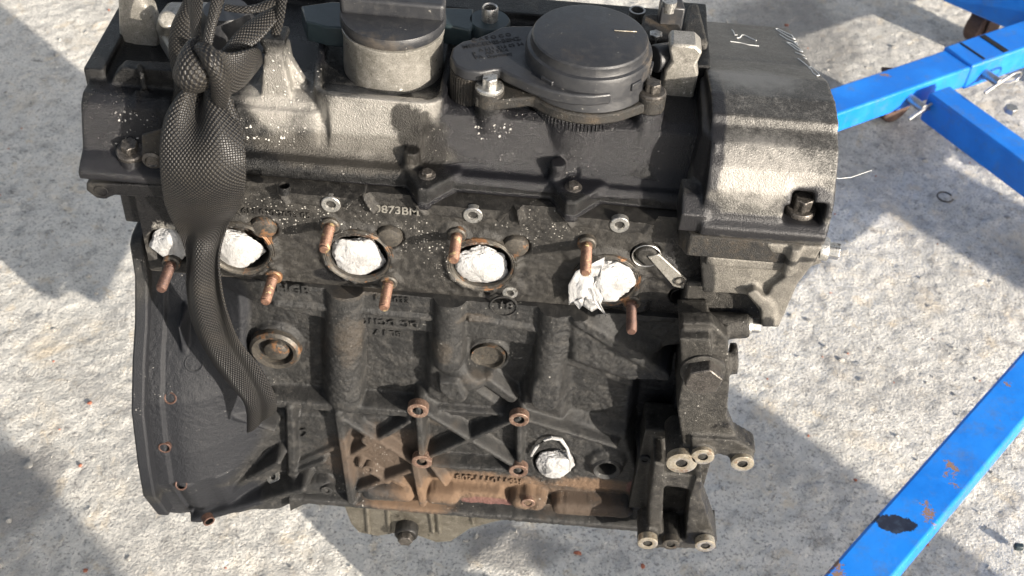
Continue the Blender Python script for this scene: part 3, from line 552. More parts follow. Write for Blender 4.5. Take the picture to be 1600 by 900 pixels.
# shelf at the lug, step on the left of it
xs0, xs1 = PY(372, 190, .045)[0], PY(500, 190, .045)[0]
v.prism([(.030, .680), (.038, .706), (.046, .710), (.08, .710), (.08, .68)], 'x', xs0, xs1)
# lifting lug: tapered pyramid with a mushroom tip
xl0, xl1, xt = PY(386, 178, .052)[0], PY(494, 178, .052)[0], PY(432, 75, .062)[0]
zt = .757
lugf = [(xl0+.006, .706), (xl1, .706), (xl1-.018, .722), (xt+.0125, .741), (xt-.0125, .741)]
v.prism([(xt-.013, .704), (xt+.014, .704), (xt+.0078, zt-.008), (xt-.0064, zt-.008)], 'y', .046, .074)
v.prism([(xl0+.004, .704), (xl1, .704), (xl1-.004, .712), (xt+.009, .744), (xt-.008, .734), (xl0+.006, .710)], 'y', .057, .066)
v.prism([(xt-.0055, zt-.010), (xt+.0070, zt-.010), (xt+.0070, zt-.004), (xt+.0105, zt+.002), (xt+.0095, zt+.006), (xt-.008, zt+.006), (xt-.009, zt+.002), (xt-.0055, zt-.004)], 'y', .047, .068)
# bosses below the separator
dc = PZ(923, 55, .768); dx, dy = dc[0], dc[1]
v.cyl((dx-.006, dy-.012, .668), (dx-.004, dy-.008, .722), .040, .036)
P1, P2 = PZ(764, 152, .728), PZ(1016, 160, .728)
v.cyl((P1[0], P1[1]+.002, .67), (P1[0], P1[1]+.002, .7235), .0135, .0105); v.cyl((P2[0]-.002, P2[1], .672), (P2[0], P2[1], .7235), .0135, .012)
v.cyl((P2[0]-.006, P2[1]-.016, .682), (P2[0]-.001, P2[1]-.004, .716), .010, .011)
v.prism([(.024, .676), (.060, .712), (.1, .712), (.1, .67)], 'x', .12, .214)
# right-hand lug with clamp head
lx, ly = PZ(1062, 130, .728)[:2]
LUG = [(lx-.013, .70), (lx+.013, .70), (lx+.013, .738), (lx+.010, .745), (lx+.013, .757), (lx+.007, .762), (lx-.011, .762), (lx-.013, .757), (lx-.009, .746), (lx-.013, .738)]
# corner lugs on the rail
for px, py in [(665, 286), (896, 300)]:
    cx = PY(px, py, .004)[0]
    v.prism([(cx-.020, .022), (cx-.005, -.004), (cx+.003, -.004), (cx+.024, .018), (cx+.024, .03), (cx-.020, .03)], 'z', .656, .677)
    v.cyl((cx-.013, .026, .67), (cx-.013, .026, .690), .0065)
# rear rail and cross webs
v.box((-.24, .178, .70), (.21, .205, .724)); v.box((-.10, .15, .70), (-.09, .2, .72)); v.box((.02, .14, .70), (.03, .2, .724))
v.prism([(.187, .105), (.216, .105), (.218, .20), (.185, .20)], 'z', .70, .735)
cover = v.build('valve_cover', M['cover'], engine, voxel=.0014, smooth=5)

MB().prism(LUG, 'y', ly, ly+.022).build('clamp_lug', M['alu'], cover, bevel=.002)

# ------------------------------------------------------------------ front cover over the timing chain
v = MB()
full = [(-.016, .664), (-.016, .673), (-.010, .678), (-.008, .684), (-.004, .700), (.004, .715), (.018, .7285), (.032, .7325), (.036, .739), (.060, .742), (.095, .737), (.150, .714), (.26, .683), (.26, .664)]
v.prism(full, 'x', .212, .272)
right = [(.018, .664), (.016, .690), (-.001, .703), (.004, .715), (.018, .7285), (.032, .7325), (.036, .739), (.060, .742), (.095, .737), (.150, .714), (.26, .683), (.26, .664)]
v.prism(right, 'x', .269, .306); v.prism([(-.006, .692), (.0, .706), (.02, .712), (.02, .69)], 'x', .266, .276); v.prism([(-.006, .696), (.0, .706), (.02, .712), (.02, .694)], 'x', .292, .306)
v.prism([(-.016, .664), (-.016, .673), (-.010, .678), (.02, .678), (.02, .664)], 'x', .212, .306)
v.prism([(-.012, .67), (-.006, .695), (.010, .713), (.03, .72), (.03, .67)], 'x', .302, .3075)
v.prism([(-.012, .664), (-.012, .68), (.0, .69), (.02, .69), (.02, .664)], 'x', .196, .216)
v.prism([(.20, .02), (.216, .0), (.216, .10), (.206, .10)], 'z', .664, .728, [(.206, .03), (.216, .012), (.216, .10), (.208, .10)])
front = v.build('front_cover', M['front'], engine, voxel=.0014, smooth=6)
MB().prism([(.206, -.0155), (.300, -.0155), (.306, -.010), (.306, .2), (.2, .2), (.2, -.004)], 'z', .6425, .6635).build('front_cover_gasket', M['dirtyplastic'], front, bevel=.0015)
# timing case below
v = MB()
v.prism(XZ([(1092, 372), (1286, 384), (1270, 414), (1246, 445), (1216, 512), (1190, 511), (1187, 486), (1166, 461), (1098, 457)], -.010), 'y', -.010, .17)
v.prism(XZ([(1195, 380), (1286, 386), (1270, 414), (1246, 445), (1217, 512), (1190, 511), (1188, 490), (1205, 450), (1228, 432), (1236, 400), (1205, 395)], -.016), 'y', -.0165, .05)
v.cyl(tuple(PY(1244, 386, -.018)), tuple(PY(1230, 428, -.018)), .0048)
v.box((.222, -.014, .634), (.300, .0, .6425))
v.prism(XZ([(1166, 461), (1190, 486), (1190, 512), (1214, 512), (1210, 480), (1180, 455)], -.02), 'y', -.019, .03)
case = v.build('timing_case', M['case'], engine, voxel=.0015, smooth=4, disp=(.0004, .003))
MB().box((.214, .0, .564), (.29, .17, .60)).build('timing_case_floor', M['bracket'], case, bevel=.003)
def torx(name, p, ax, r, h, m, parent, flange=1.55):
    p = Vector(p); ax = Vector(ax).normalized()
    o = MB().star(p, ax, r, h).build(name, m, parent, bevel=r*.1, angle=50)
    MB().lathe([(r*flange, -.003), (r*flange, h*.16), (r*flange*.9, h*.28), (0, h*.3)], p, ax, 28).build('bolt_flange', m, parent)
    return o
torx('flange_bolt', PY(1287, 390, .0), (1, -.15, .05), .0065, .012, M['brightbolt'], case)
MB().cyl(PY(1255, 398, .0), PY(1284, 391, .0), .011, .009).build('bolt_boss', M['case'], case)

# ------------------------------------------------------------------ details on the covers
dg = bpy.context.evaluated_depsgraph_get(); dg.update()
TREES = {o.name: BVHTree.FromObject(o, dg) for o in (cover, front, case)}
def hit(px, py, objs=('valve_cover', 'front_cover', 'timing_case')):
    best = None
    for k_ in objs:
        loc, nrm, i, d = TREES[k_].ray_cast(Vector(CAM-BASE), Vector(ray(px, py)).normalized())
        if loc is not None and (best is None or d < best[2]): best = (loc+Vector(BASE), nrm, d)
    return best
def painted(name, strokes, rad, m, parent, objs):
    b = MB()
    for st in strokes:
        pts = []
        for (x0, y0), (x1, y1) in zip(st, st[1:]):
            for k_ in range(5):
                h_ = hit(x0+(x1-x0)*k_/5, y0+(y1-y0)*k_/5, objs)
                if h_: pts.append(h_[0]+h_[1]*.0001)
        h_ = hit(*st[-1], objs)
        if h_: pts.append(h_[0]+h_[1]*.0001)
        if len(pts) > 2: b.tube(pts, rad, 6)
    return b.build(name, m, parent)
W = lambda pts: [(1120+x*.1222, 20+y*.1222) for x, y in pts]
painted('chalk_mark', [W(q) for q in [[(190, 220), (210, 235), (235, 290), (262, 285)], [(255, 325), (295, 318), (320, 285), (360, 290), (430, 325), (505, 358)], [(175, 368), (300, 385), (400, 410), (540, 428)]]], .00055, M['white'], front, ('front_cover',))
painted('chalk_mark', [W(q) for q in [[(750, 208), (780, 205), (870, 250), (980, 300), (1010, 345), (940, 320), (860, 275), (750, 208)], [(805, 280), (900, 340), (985, 375)], [(985, 375), (1040, 380), (1105, 440), (1040, 425), (985, 375)],
    [(1050, 440), (1150, 480), (1210, 515), (1225, 545)], [(895, 380), (960, 395), (1050, 460), (1105, 505), (1030, 480), (895, 380)], [(1005, 508), (1120, 550), (1305, 625)], [(1105, 575), (1180, 605), (1268, 640)],
    [(1035, 585), (1110, 640), (1170, 690), (1190, 720)], [(1185, 690), (1220, 690), (1280, 745), (1310, 800), (1285, 808), (1230, 770), (1185, 690)]]], .00055, M['white'], front, ('front_cover',))
p = PZ(1250, 328, .679); torx('flange_bolt', (p[0], p[1], .679), (0, -.1, 1), .0075, .014, M['bolt'], front)
for q in (P1, P2):
    torx('cover_bolt', (q[0], q[1], .7365), (0, 0, 1), .0062, .010, M['brightbolt' if q is P1 else 'bolt'], cover, 1.75)
for px, py in [(665, 286), (896, 300)]:
    cx = PY(px, py, .004)[0]; torx('rail_screw', (cx, .0135, .6765), (0, 0, 1), .0045, .004, M['bolt'], cover, 1.5)
p = PY(205, 236, .008); torx('cover_bolt', p, (0, -.25, 1), .0065, .009, M['bolt'], cover, 1.7)
MB().cyl((p[0], p[1], .665), (p[0], p[1], p[2]), .012, .010).build('bolt_post', M['cover'], cover)
ring('rail_hole', PZ(444, 290, .6765), (0, 0, 1), .0045, .004, .0003, M['cover'], cover)
# small sheet tab behind the strap
tb = XZ([(221, 212), (262, 200), (262, 270), (238, 258), (222, 248)], -.004)
t_ = MB().prism(tb, 'y', -.004, -.001).build('sheet_tab', M['dirtyplastic'], cover, bevel=.001)
MB().lathe([(.0075, 0), (.0075, .001), (.005, .0022), (.004, .001), (0, .001)], PY(238, 250, -.004), A, 24).build('rivet', M['bolt'], t_)
# oil filler neck and cap
fc = PZ(605, 146, .716); fx_, fy_ = fc[0], fc[1]+.0435
FR = .0384; fy_ = fc[1]+FR; ztop = PY(605, 80, fc[1])[2]
neck = MB().lathe([(FR+.0008, .70), (FR+.0008, .712), (FR, ztop-.006), (FR+.001, ztop-.004), (FR+.001, ztop-.001), (FR-.001, ztop), (0, ztop)], (fx_, fy_, 0), (0, 0, 1), 72).build('filler_neck', M['alu'], engine, angle=30)
zc0 = ztop+.0105
fcap = MB().lathe([(FR-.001, ztop+.0003), (FR+.0012, ztop+.0012), (FR+.002, ztop+.003), (FR+.002, zc0-.003), (FR+.0012, zc0-.0006), (FR-.006, zc0), (0, zc0)], (fx_, fy_, 0), (0, 0, 1), 72).build('filler_cap', M['plastic'], engine, angle=30)
GR = FR+.0016; yc = PZ(595, 25, zc0)[1]-fy_; yc = max(-GR*.8, min(yc, GR*.2)); hw = sqrt(GR**2-yc**2); a0 = math.atan2(yc, hw)
g_ = MB().prism([(fx_+GR*cos(t_), fy_+GR*sin(t_)) for t_ in np.linspace(a0, pi-a0, 30)], 'z', zc0-.0015, zc0+.013).build('cap_grip', M['plastic'], fcap, bevel=.003, seg=4)
# oil separator
s_ = empty('oil_separator', (0, 0, 0), parent=engine)
O = (dx, dy, 0)
MB().lathe([(0.0454, .728), (0.0483, .730), (0.0497, .733), (0.0487, .738), (0.0481, .7415), (0.0481, .757), (0.0471, .7595), (0.0449, .7605), (0.0439, .7635), (0.0439, .7668), (0.0429, .7682), (0.0410, .7688), (0, .769)], O, (0, 0, 1), 96).build('separator_drum', M['plastic'], s_, angle=32)
arm_top = XY([(703, 88), (707, 74), (722, 64), (745, 59), (766, 50), (782, 42), (800, 40), (832, 40), (880, 50), (900, 110), (790, 113), (782, 107), (772, 108), (752, 112), (728, 110), (711, 101)], .749)
i_ = arm_top.index(XY([(900, 110)], .749)[0]); arm_top[i_+1:i_+1] = [(dx+r_*cos(radians(a_)), dy+r_*sin(radians(a_))) for a_, r_ in ((292, .0497), (275, .0512), (258, .0532), (242, .0556), (226, .059))]
arm = MB().prism(arm_top, 'z', .7395, .749).build('lettered_plate', M['plastic'], s_, bevel=.0018, seg=3)
c1 = np.mean(np.array(XY([(704, 88), (760, 88)], .749)), 0)
MB().lathe([(.0155, .705), (.0158, .7395), (0, .7395)], (c1[0]+.003, c1[1]-.001, 0), (0, 0, 1), 48).build('side_chamber', M['dirtyplastic'], s_)
for i in range(22):
    a_ = radians(180+i*180/21); MB().bar((c1[0]+.003+.0158*cos(a_), c1[1]-.001+.0158*sin(a_), .708), (c1[0]+.003+.0158*cos(a_), c1[1]-.001+.0158*sin(a_), .738), .0012, .0012, up=(cos(a_), sin(a_), 0)).build('chamber_rib', M['dirtyplastic'], s_)
skirt = [(P1[0]-.010, P1[1]-.008), (P1[0]+.006, P1[1]-.0105), (P1[0]+.03, P1[1]-.002)]+[(dx+.0525*cos(radians(a)), dy+.0525*sin(radians(a))) for a in range(225, 312, 8)]+[(P2[0]-.006, P2[1]-.010), (P2[0]+.009, P2[1]-.009), (P2[0]+.011, P2[1]+.010), (dx+.045, dy+.02), (dx-.045, dy+.02), (P1[0]-.010, P1[1]+.012)]
MB().prism(skirt, 'z', .7235, .7325).build('separator_flange', M['dirtyplastic'], s_, bevel=.0016)
for q in (P1, P2): MB().cyl((q[0], q[1], .7235), (q[0], q[1], .7365), .0112).build('bolt_ear', M['dirtyplastic'], s_, bevel=.001)
for a_ in (232, 318, 350):
    ar = radians(a_); c_ = Vector((dx+.0481*cos(ar), dy+.0481*sin(ar), .749)); MB().bar(c_-Vector((-sin(ar), cos(ar), 0))*.0055, c_+Vector((-sin(ar), cos(ar), 0))*.0055, .003, .006).build('snap_tab', M['plastic'], s_, bevel=.0006)
for i in range(40):
    ar = radians(200+i*4); c_ = (dx-.002+.0415*cos(ar), dy-.004+.0415*sin(ar)); MB().box((c_[0]-.0009, c_[1]-.0009, .712), (c_[0]+.0009, c_[1]+.0009, .724)).build('grille_rib', M['cover'], s_)
def platetext(body, px, py, size, ang=-11.5, **k):
    p = PZ(px, py, .7493); q = radians(24)
    return text('moulded_text', body, p, size, (cos(q), sin(q), 0), (0, 0, 1), M['ink'], arm, depth=.0001, **k)
for body_, px_, py_, sz in [('C A F O C O', 768, 58, .0058), ('MERCEDES-BENZ', 768, 66.5, .0062), ('A 611 016 03 34', 783, 73, .0054), ('AD 25/4', 776, 80, .0054), ('Germany', 781, 86, .0054), ('P', 741, 84, .0058), ('PA', 748, 89, .0058)]: platetext(body_, px_, py_, sz)
b_ = MB().tube([PZ(960, 47.5, .7693), PZ(975, 48.5, .7696), PZ(995, 49.5, .7693)], .0004, 6).build('straw', M['machined']); tag(b_, 'thin pale straw of dry grass on the round black lid', 'straw')
# rear plastic injector clips and sleeves
for k_, (xa, ya, xb, yb, z_) in enumerate([(684, 48, 790, 22, .728), (470, 40, 520, 2, .728)]):
    if k_ == 0:
        h0 = MB().prism(XY([(684, 36), (690, 11), (740, 13), (740, 40), (735, 47)], .742), 'z', .724, .742).build('injector_clip', M['teal'], cover, bevel=.0015)
        cc = PZ(765, 30, .742); MB().lathe([(.0165, .722), (.0168, .740), (.0155, .742), (0, .742)], (cc[0], cc[1], 0), (0, 0, 1), 48).build('clip_disc', M['teal'], h0)
        MB().lathe([(.0066, .741), (.0066, .752), (.0058, .7535), (.0048, .7525), (.0048, .742)], (cc[0], cc[1], 0), (0, 0, 1), 32).build('sleeve', M['steel'], h0)
    else:
        MB().prism(XY([(470, 9), (520, 2), (560, 4), (560, 45), (510, 42), (478, 33)], .742), 'z', .724, .742).build('injector_clip', M['teal'], cover, bevel=.0015)
p = PZ(725, 55, .735); torx('rear_bolt', (p[0], p[1]+.01, .728), (0, 0, 1), .0055, .012, M['bolt'], cover)
# rear right connectors
MB().prism(XY([(1000, 60), (1005, 22), (1052, 20), (1075, 62)], .745), 'z', .72, .745).build('connector_block', M['dirtyplastic'], cover, bevel=.002)
MB().prism(XY([(1032, 20), (1030, 3), (1064, 3), (1070, 22)], .755), 'z', .735, .760).build('connector_socket', M['plastic'], cover, bevel=.0015)
p = PZ(1046, 4, .762); MB().cyl((p[0], p[1], .755), (p[0], p[1], .764), .006).build('connector_bolt', M['brightbolt'], cover)
MB().prism(XY([(1062, 62), (1108, 66), (1092, 4), (1076, 6)], .742), 'z', .715, .742).build('ramp_panel', M['bracket'], cover, bevel=.003)
p = PZ(1052, 66, .742); torx('rear_bolt', PZ(1022, 72, .735), (0, 0, 1), .0055, .012, M['brightbolt'], cover)
p0, p1 = PZ(1022, 92, .74), PZ(1066, 84, .74); MB().cyl(p0, p1, .011).build('vent_spigot', M['plastic'], cover, bevel=.001)
p = PZ(995, 22, .735); MB().lathe([(.0068, 0), (.0068, .014), (.0052, .014), (.0052, 0)], (p[0], p[1], .725), (0, 0, 1), 28).build('sleeve', M['steel'], cover)
# upright plate at the rear left
up = XZ([(186, 108), (183, 0), (184, -40), (215, -40), (224, 0), (236, 22), (247, 60), (250, 100), (238, 106)], .10)
MB().prism(up, 'y', .10, .118).build('upright_plate', M['alu'], cover, bevel=.004, seg=3)
MB().prism(XY([(238, 30), (262, 0), (330, 0), (330, 45), (262, 70)], .73), 'z', .70, .73).build('rear_housing', M['alu'], cover, bevel=.004)
MB().cyl(PZ(258, 45, .73), PZ(262, 30, .75), .007).build('housing_pin', M['alu'], cover, bevel=.002)
MB().lathe([(.021, .70), (.021, .742), (.017, .752), (0, .752)], (*PZ(355, 32, .742)[:2], 0), (0, 0, 1), 40).build('breather_cup', M['plastic'], cover)

# ------------------------------------------------------------------ accessory bracket
v = MB(); yb = -.045
def bosses(pts, r, y0, y1):
    for px, py in pts: c_ = PY(px, py, y0); v.cyl(c_, (c_[0], y1, c_[2]), r)
v.cyl(PY(1068, 510, -.012), PY(1170, 508, -.012), .0125, .0105)
v.prism(XZ([(1066, 505), (1112, 505), (1138, 530), (1140, 600), (1136, 650), (1150, 682), (1178, 702), (1176, 716), (1150, 708), (1082, 700), (1074, 640), (1066, 590)], -.036), 'y', -.036, -.022)
v.prism(XZ([(1062, 530), (1110, 530), (1118, 585), (1092, 604), (1066, 590)], -.046), 'y', -.046, .0)
v.cyl(PY(1140, 560, -.02), PY(1152, 560, -.02), .013)
v.prism(XZ([(1080, 690), (1150, 694), (1182, 712), (1176, 728), (1150, 724), (1125, 716), (1082, 722)], yb), 'y', yb+.004, -.02)
bosses([(1065, 723)], .0135, yb, .0); bosses([(1098, 713), (1160, 724)], .0102, yb, -.015)
v.prism(XZ([(1066, 590), (1080, 600), (1082, 722), (1070, 715), (1058, 640)], -.036), 'y', -.036, .02)
br1 = v.build('accessory_bracket', M['bracket'], engine, voxel=.0016, smooth=4, disp=(.0005, .003))
v = MB()
v.prism(XZ([(1022, 716), (1038, 722), (1034, 838), (1012, 838), (1014, 780)], -.03), 'y', -.034, .0)
v.prism(XZ([(1028, 735), (1092, 742), (1090, 764), (1026, 756)], -.03), 'y', -.032, .0)
v.prism(XZ([(1086, 740), (1096, 742), (1096, 770), (1120, 838), (1070, 838), (1076, 770)], -.03), 'y', -.036, -.008)
v.prism(XZ([(1000, 834), (1120, 836), (1118, 850), (1000, 848)], -.03), 'y', -.036, .0)
v.box((.206, -.004, .30), (.272, .03, .42)); bosses([(1012, 848), (1102, 852)], .0098, yb, -.01); bosses([(1048, 850)], .0085, yb+.004, -.01)
br2 = v.build('lower_bracket', M['bracket'], engine, voxel=.0016, smooth=4, disp=(.0005, .003))
for px, py, ro, ri, par in [(1065, 723, .0132, .0052, br1), (1098, 713, .010, .0045, br1), (1160, 724, .010, .0045, br1), (1012, 848, .0095, .0045, br2), (1102, 852, .0095, .0045, br2)]:
    ring('machined_boss', PY(px, py, yb-.0005), A, ro, ri, .0012, M['machined'], par, .03)
ring('machined_boss', PY(1048, 850, yb+.0035), A, .0082, .004, .0012, M['plug'], br2, .03)
c_ = PY(1098, 578, -.046); hx = MB().cyl((c_[0], -.046, c_[2]), (c_[0], -.060, c_[2]), .0155, .0155, 6, rot=.35); hx.build('hex_plug', M['bolt'], br1, bevel=.0012)
MB().lathe([(.018, -.002), (.018, .002), (.016, .003), (0, .003)], (c_[0], -.046, c_[2]), A, 36).build('plug_washer', M['bracket'], br1)
torx('bracket_bolt', PY(1168, 508, -.012), (1, 0, 0), .0058, .010, M['brightbolt'], br1, 1.4)
MB().box((.2325, .022, .262), (.262, .18, .5555)).build('front_housing', M['iron'], engine, bevel=.004)
# oil pan
pan_poly = XZ([(536, 786), (548, 818), (560, 832), (590, 838), (625, 832), (655, 838), (682, 848), (705, 846), (735, 826), (775, 815), (830, 806), (990, 810)], .012)+[(.21, .262), (-.10, .262)]
pan = MB().prism(pan_poly, 'y', .012, .16).build('oil_pan', M['pan'], engine, bevel=.006, seg=3)
for px, dxp in [(573, 3), (606, 2), (671, 6), (683, 4), (737, 2)]:
    a0, a1 = PY(px, 790, .011), PY(px+dxp, 832 if px < 700 else 815, .011); MB().tube([a0, a1], .0022, 8).build('pan_rib', M['pan'], pan)
p = PY(634, 838, .0); MB().lathe([(.012, -.012), (.012, -.002), (.0105, 0), (0, 0)], p, A, 36).build('drain_washer', M['hole'], pan)
MB().cyl((p[0], p[1], p[2]), (p[0], p[1]-.007, p[2]), .0085, .0078, 6).build('drain_plug', M['bolt'], pan, bevel=.0008)

# ------------------------------------------------------------------ crumpled film stuffed in the openings
def wad(name, c, r, label, seed, tilt=0):
    sv = Vector((seed*3.1, seed*7.7, seed*1.3)); rr = random.Random(seed)
    planes = [(Vector((rr.gauss(0, 1), rr.gauss(0, 1), rr.gauss(0, 1))).normalized(), rr.uniform(.86, 1.05)) for _ in range(46)]
    def fn(q):
        d_ = min(cc/max(q.dot(nn), .15) for nn, cc in planes)
        wq = q+Vector((mnoise.noise(q*2.5+sv), mnoise.noise(q*2.5+sv*2), mnoise.noise(q*2.5+sv*3)))*.4
        crease = -max(0, 1-abs(mnoise.noise(wq*2.2+sv*2))*7)*.06-max(0, 1-abs(mnoise.noise(wq*4.5+sv))*6)*.035
        return q*(min(d_, 1.10)*.88+mnoise.noise(q*1.5+sv)*.12+crease+mnoise.noise(q*6+sv)*.012)
    o = MB().ico(c, r, 5, fn).build(name, M['film'], org=c, angle=60); return tag(o, label, 'plastic film', 'film wads stuffed in the openings')
for i, ((px, py), y, r, lab) in enumerate([((367, 389), FY+.003, (.0252, .0075, .0235), 'white film wad in the port beside the hanging strap tail'), ((559, 401), FY+.004, (.0252, .0075, .0235), 'round white film wad in the second port from the strap'),
        ((753, 415), FY+.004, (.0252, .0075, .0235), 'white film wad in the third port, above the raised 18'), ((954, 436), FY-.002, (.0245, .014, .0235), 'torn white film wad bulging from the rightmost port between two studs'),
        ((264, 381), FY+.003, (.018, .008, .0185), 'squarish white film wad left of the strap, half hidden'), ((867, 722), YB+.001, (.0205, .013, .020), 'white film wad in the lower block hole beside the rusty mount pads')]):
    o = wad('film_wad', tuple(PY(px, py, y)), r, lab, i+2)
    last = o
    if i == 3:
        # torn flap hanging from the wad
        outline = [(945, 402), (915, 415), (900, 425), (888, 445), (889, 478), (896, 472), (905, 484), (910, 476), (925, 486), (935, 480), (948, 492), (938, 474), (942, 465), (930, 440), (940, 425)]
        pts = XZ(outline, -.004); b = MB(); cx_, cz_ = np.mean(np.array(pts), 0); n_ = len(pts); vv = []; ff = []
        R_ = 9
        for k_ in range(R_+1):
            for j, (x_, z_) in enumerate(pts):
                f_ = k_/R_; x2, z2 = cx_+(x_-cx_)*f_, cz_+(z_-cz_)*f_
                vv.append((x2, -.005+.006*mnoise.noise(Vector((x2*90, z2*90, 3)))+.003*mnoise.noise(Vector((x2*260, z2*260, 9))), z2))
        for k_ in range(R_):
            for j in range(n_): ff.append((k_*n_+j, k_*n_+(j+1) % n_, (k_+1)*n_+(j+1) % n_, (k_+1)*n_+j))
        b.add(vv, ff); oo = b.build('torn_flap', M['film'], o, org=tuple(PY(px, py, y)), angle=80)
        so_ = oo.modifiers.new('solid', 'SOLIDIFY'); so_.thickness = .0006
# frayed sealant round the lower block hole
pts = [tuple(PY(x_, y_, YB-.004)) for x_, y_ in [(830, 712), (838, 698), (850, 688), (862, 684), (876, 686), (886, 700), (892, 722), (890, 735)]]
sb = MB().tube(pts, [.0012, .002, .0012, .0018, .002, .0014, .0018, .001], 8).build('torn_edge', M['film'], last, org=tuple(PY(867, 722, YB+.001)))

# ------------------------------------------------------------------ the strap
def spline(P, n):
    P = np.array(P, float); K_ = len(P); out = []
    for s_ in np.linspace(0, K_-1, n):
        i = min(int(s_), K_-2); t_ = s_-i; p0, p1, p2, p3 = P[max(i-1, 0)], P[i], P[i+1], P[min(i+2, K_-1)]
        out.append(.5*((2*p1)+(-p0+p2)*t_+(2*p0-5*p1+4*p2-p3)*t_**2+(-p0+3*p1-3*p2+p3)*t_**3))
    return np.array(out)
def ribbon(name, left, right, parent, bulge=0.0, n=70, across=14, fold=0.0, thick=.0022):
    """webbing band between two edge lines (lists of xyz); bulge lifts the middle towards the viewer"""
    L, R = spline(left, n), spline(right, n); b = []; uv = []
    ln = np.concatenate([[0], np.cumsum(np.linalg.norm(np.diff((L+R)/2, axis=0), axis=1))])
    bl = np.interp(np.linspace(0, 1, n), np.linspace(0, 1, len(bulge)), bulge) if hasattr(bulge, '__len__') else np.full(n, bulge)
    fd = np.interp(np.linspace(0, 1, n), np.linspace(0, 1, len(fold)), fold) if hasattr(fold, '__len__') else np.full(n, fold)
    W_ = float(np.mean(np.linalg.norm(R-L, axis=1)))
    for i in range(n):
        t_ = (L[min(i+1, n-1)]-L[max(i-1, 0)])+(R[min(i+1, n-1)]-R[max(i-1, 0)]); nn = np.cross(R[i]-L[i], t_); nn /= (np.linalg.norm(nn)+1e-9)
        if nn @ (CAM-L[i]) < 0: nn = -nn
        for j in range(across+1):
            f_ = j/across; b.append(L[i]*(1-f_)+R[i]*f_+nn*(bl[i]*4*f_*(1-f_)+fd[i]*sin(f_*2*pi*1.5+i*.05))); uv.append((f_*W_, ln[i]))
    q = MB(); q.add(b, [(i*(across+1)+j, i*(across+1)+j+1, (i+1)*(across+1)+j+1, (i+1)*(across+1)+j) for i in range(n-1) for j in range(across)])
    me = bpy.data.meshes.new(name); me.from_pydata((np.array(q.v)-SB).tolist(), [], q.f); me.shade_smooth()
    ul = me.uv_layers.new(name='UVMap')
    for lp in me.loops: ul.data[lp.index].uv = uv[lp.vertex_index]
    me.materials.append(M['web']); o = bpy.data.objects.new(name, me); COL.objects.link(o); o.parent = parent
    so_ = o.modifiers.new('solid', 'SOLIDIFY'); so_.thickness = thick; so_.offset = -1
    sm_ = o.modifiers.new('sub', 'SUBSURF'); sm_.levels = 1; sm_.render_levels = 1
    return o
SB = np.array(PY(320, 110, .02))
strap = empty('lifting_strap', tuple(SB), 'black woven lifting strap knotted round the engine with its tail hanging', 'strap')
E_ = lambda lst: [tuple(PY(a_, b_, c_)) for a_, b_, c_ in lst]
# hanging tail
ribbon('strap_tail', E_([(298, 140, .014), (268, 175, .0), (254, 225, -.016), (253, 275, -.024), (260, 320, -.012), (280, 362, .0), (290, 400, -.008), (288, 450, -.014), (297, 500, -.018), (318, 545, -.020), (350, 590, -.026), (384, 630, -.032), (388, 675, -.030)]),
       E_([(338, 142, .014), (362, 180, -.002), (380, 225, -.016), (384, 270, -.024), (378, 312, -.014), (358, 350, -.004), (346, 395, -.012), (350, 440, -.018), (362, 490, -.022), (378, 530, -.024), (408, 570, -.030), (430, 615, -.034), (431, 638, -.034)]), strap,
       bulge=[.003, .006, .008, .008, .004, .003, .004, .003, .003, .004, .003], fold=[.008, .006, .0015, 0, .002, .004, .005, .003, .002, .002, .001], n=130, across=20)
ribbon('strap_fold', E_([(336, 140, .012), (342, 165, .004), (352, 190, -.002), (372, 220, -.010)]), E_([(352, 120, .012), (362, 155, .006), (372, 185, .0), (383, 225, -.008)]), strap, bulge=.003, n=30, across=8)
# knot
ribbon('knot_wrap', E_([(303, 62, .012), (284, 95, .004), (274, 118, .0), (292, 130, .004)]), E_([(312, 70, .012), (322, 95, -.004), (326, 118, -.008), (322, 136, .0)]), strap, bulge=[.006, .010, .010, .004], n=40, across=12)
ribbon('knot_wrap', E_([(306, 76, .0), (318, 95, -.010), (330, 120, -.012), (334, 150, -.004)]), E_([(328, 72, .0), (345, 95, -.008), (356, 130, -.006), (352, 165, .0)]), strap, bulge=[.004, .008, .006, .003], n=40, across=10)
ribbon('knot_loop', E_([(334, 76, .008), (360, 82, .014), (385, 78, .02), (401, 74, .03), (408, 80, .05)]), E_([(348, 138, .004), (356, 150, .010), (380, 138, .018), (402, 112, .03), (412, 98, .05)]), strap, bulge=[.004, .004, .003, .002, 0], n=50, across=14)
# doubled strap rising to the hook
top = lambda px, py, y, z: (PY(px, py, y)[0], y, z)
ribbon('rising_strap', E_([(300, 84, .010), (298, 50, .018), (292, 0, .026)])+[tuple(PY(286, -60, .03)), tuple(PY(282, -200, .04))], E_([(314, 88, .0), (312, 50, .010), (316, 0, .016)])+[tuple(PY(318, -60, .02)), tuple(PY(316, -200, .03))], strap, bulge=.002, n=50, across=8)
ribbon('rising_strap', E_([(313, 92, -.004), (318, 50, .006), (328, 0, .014)])+[tuple(PY(334, -60, .02)), tuple(PY(338, -200, .03))], E_([(330, 85, -.004), (338, 45, .006), (352, 0, .016)])+[tuple(PY(360, -60, .02)), tuple(PY(366, -200, .03))], strap, bulge=.003, n=50, across=8)
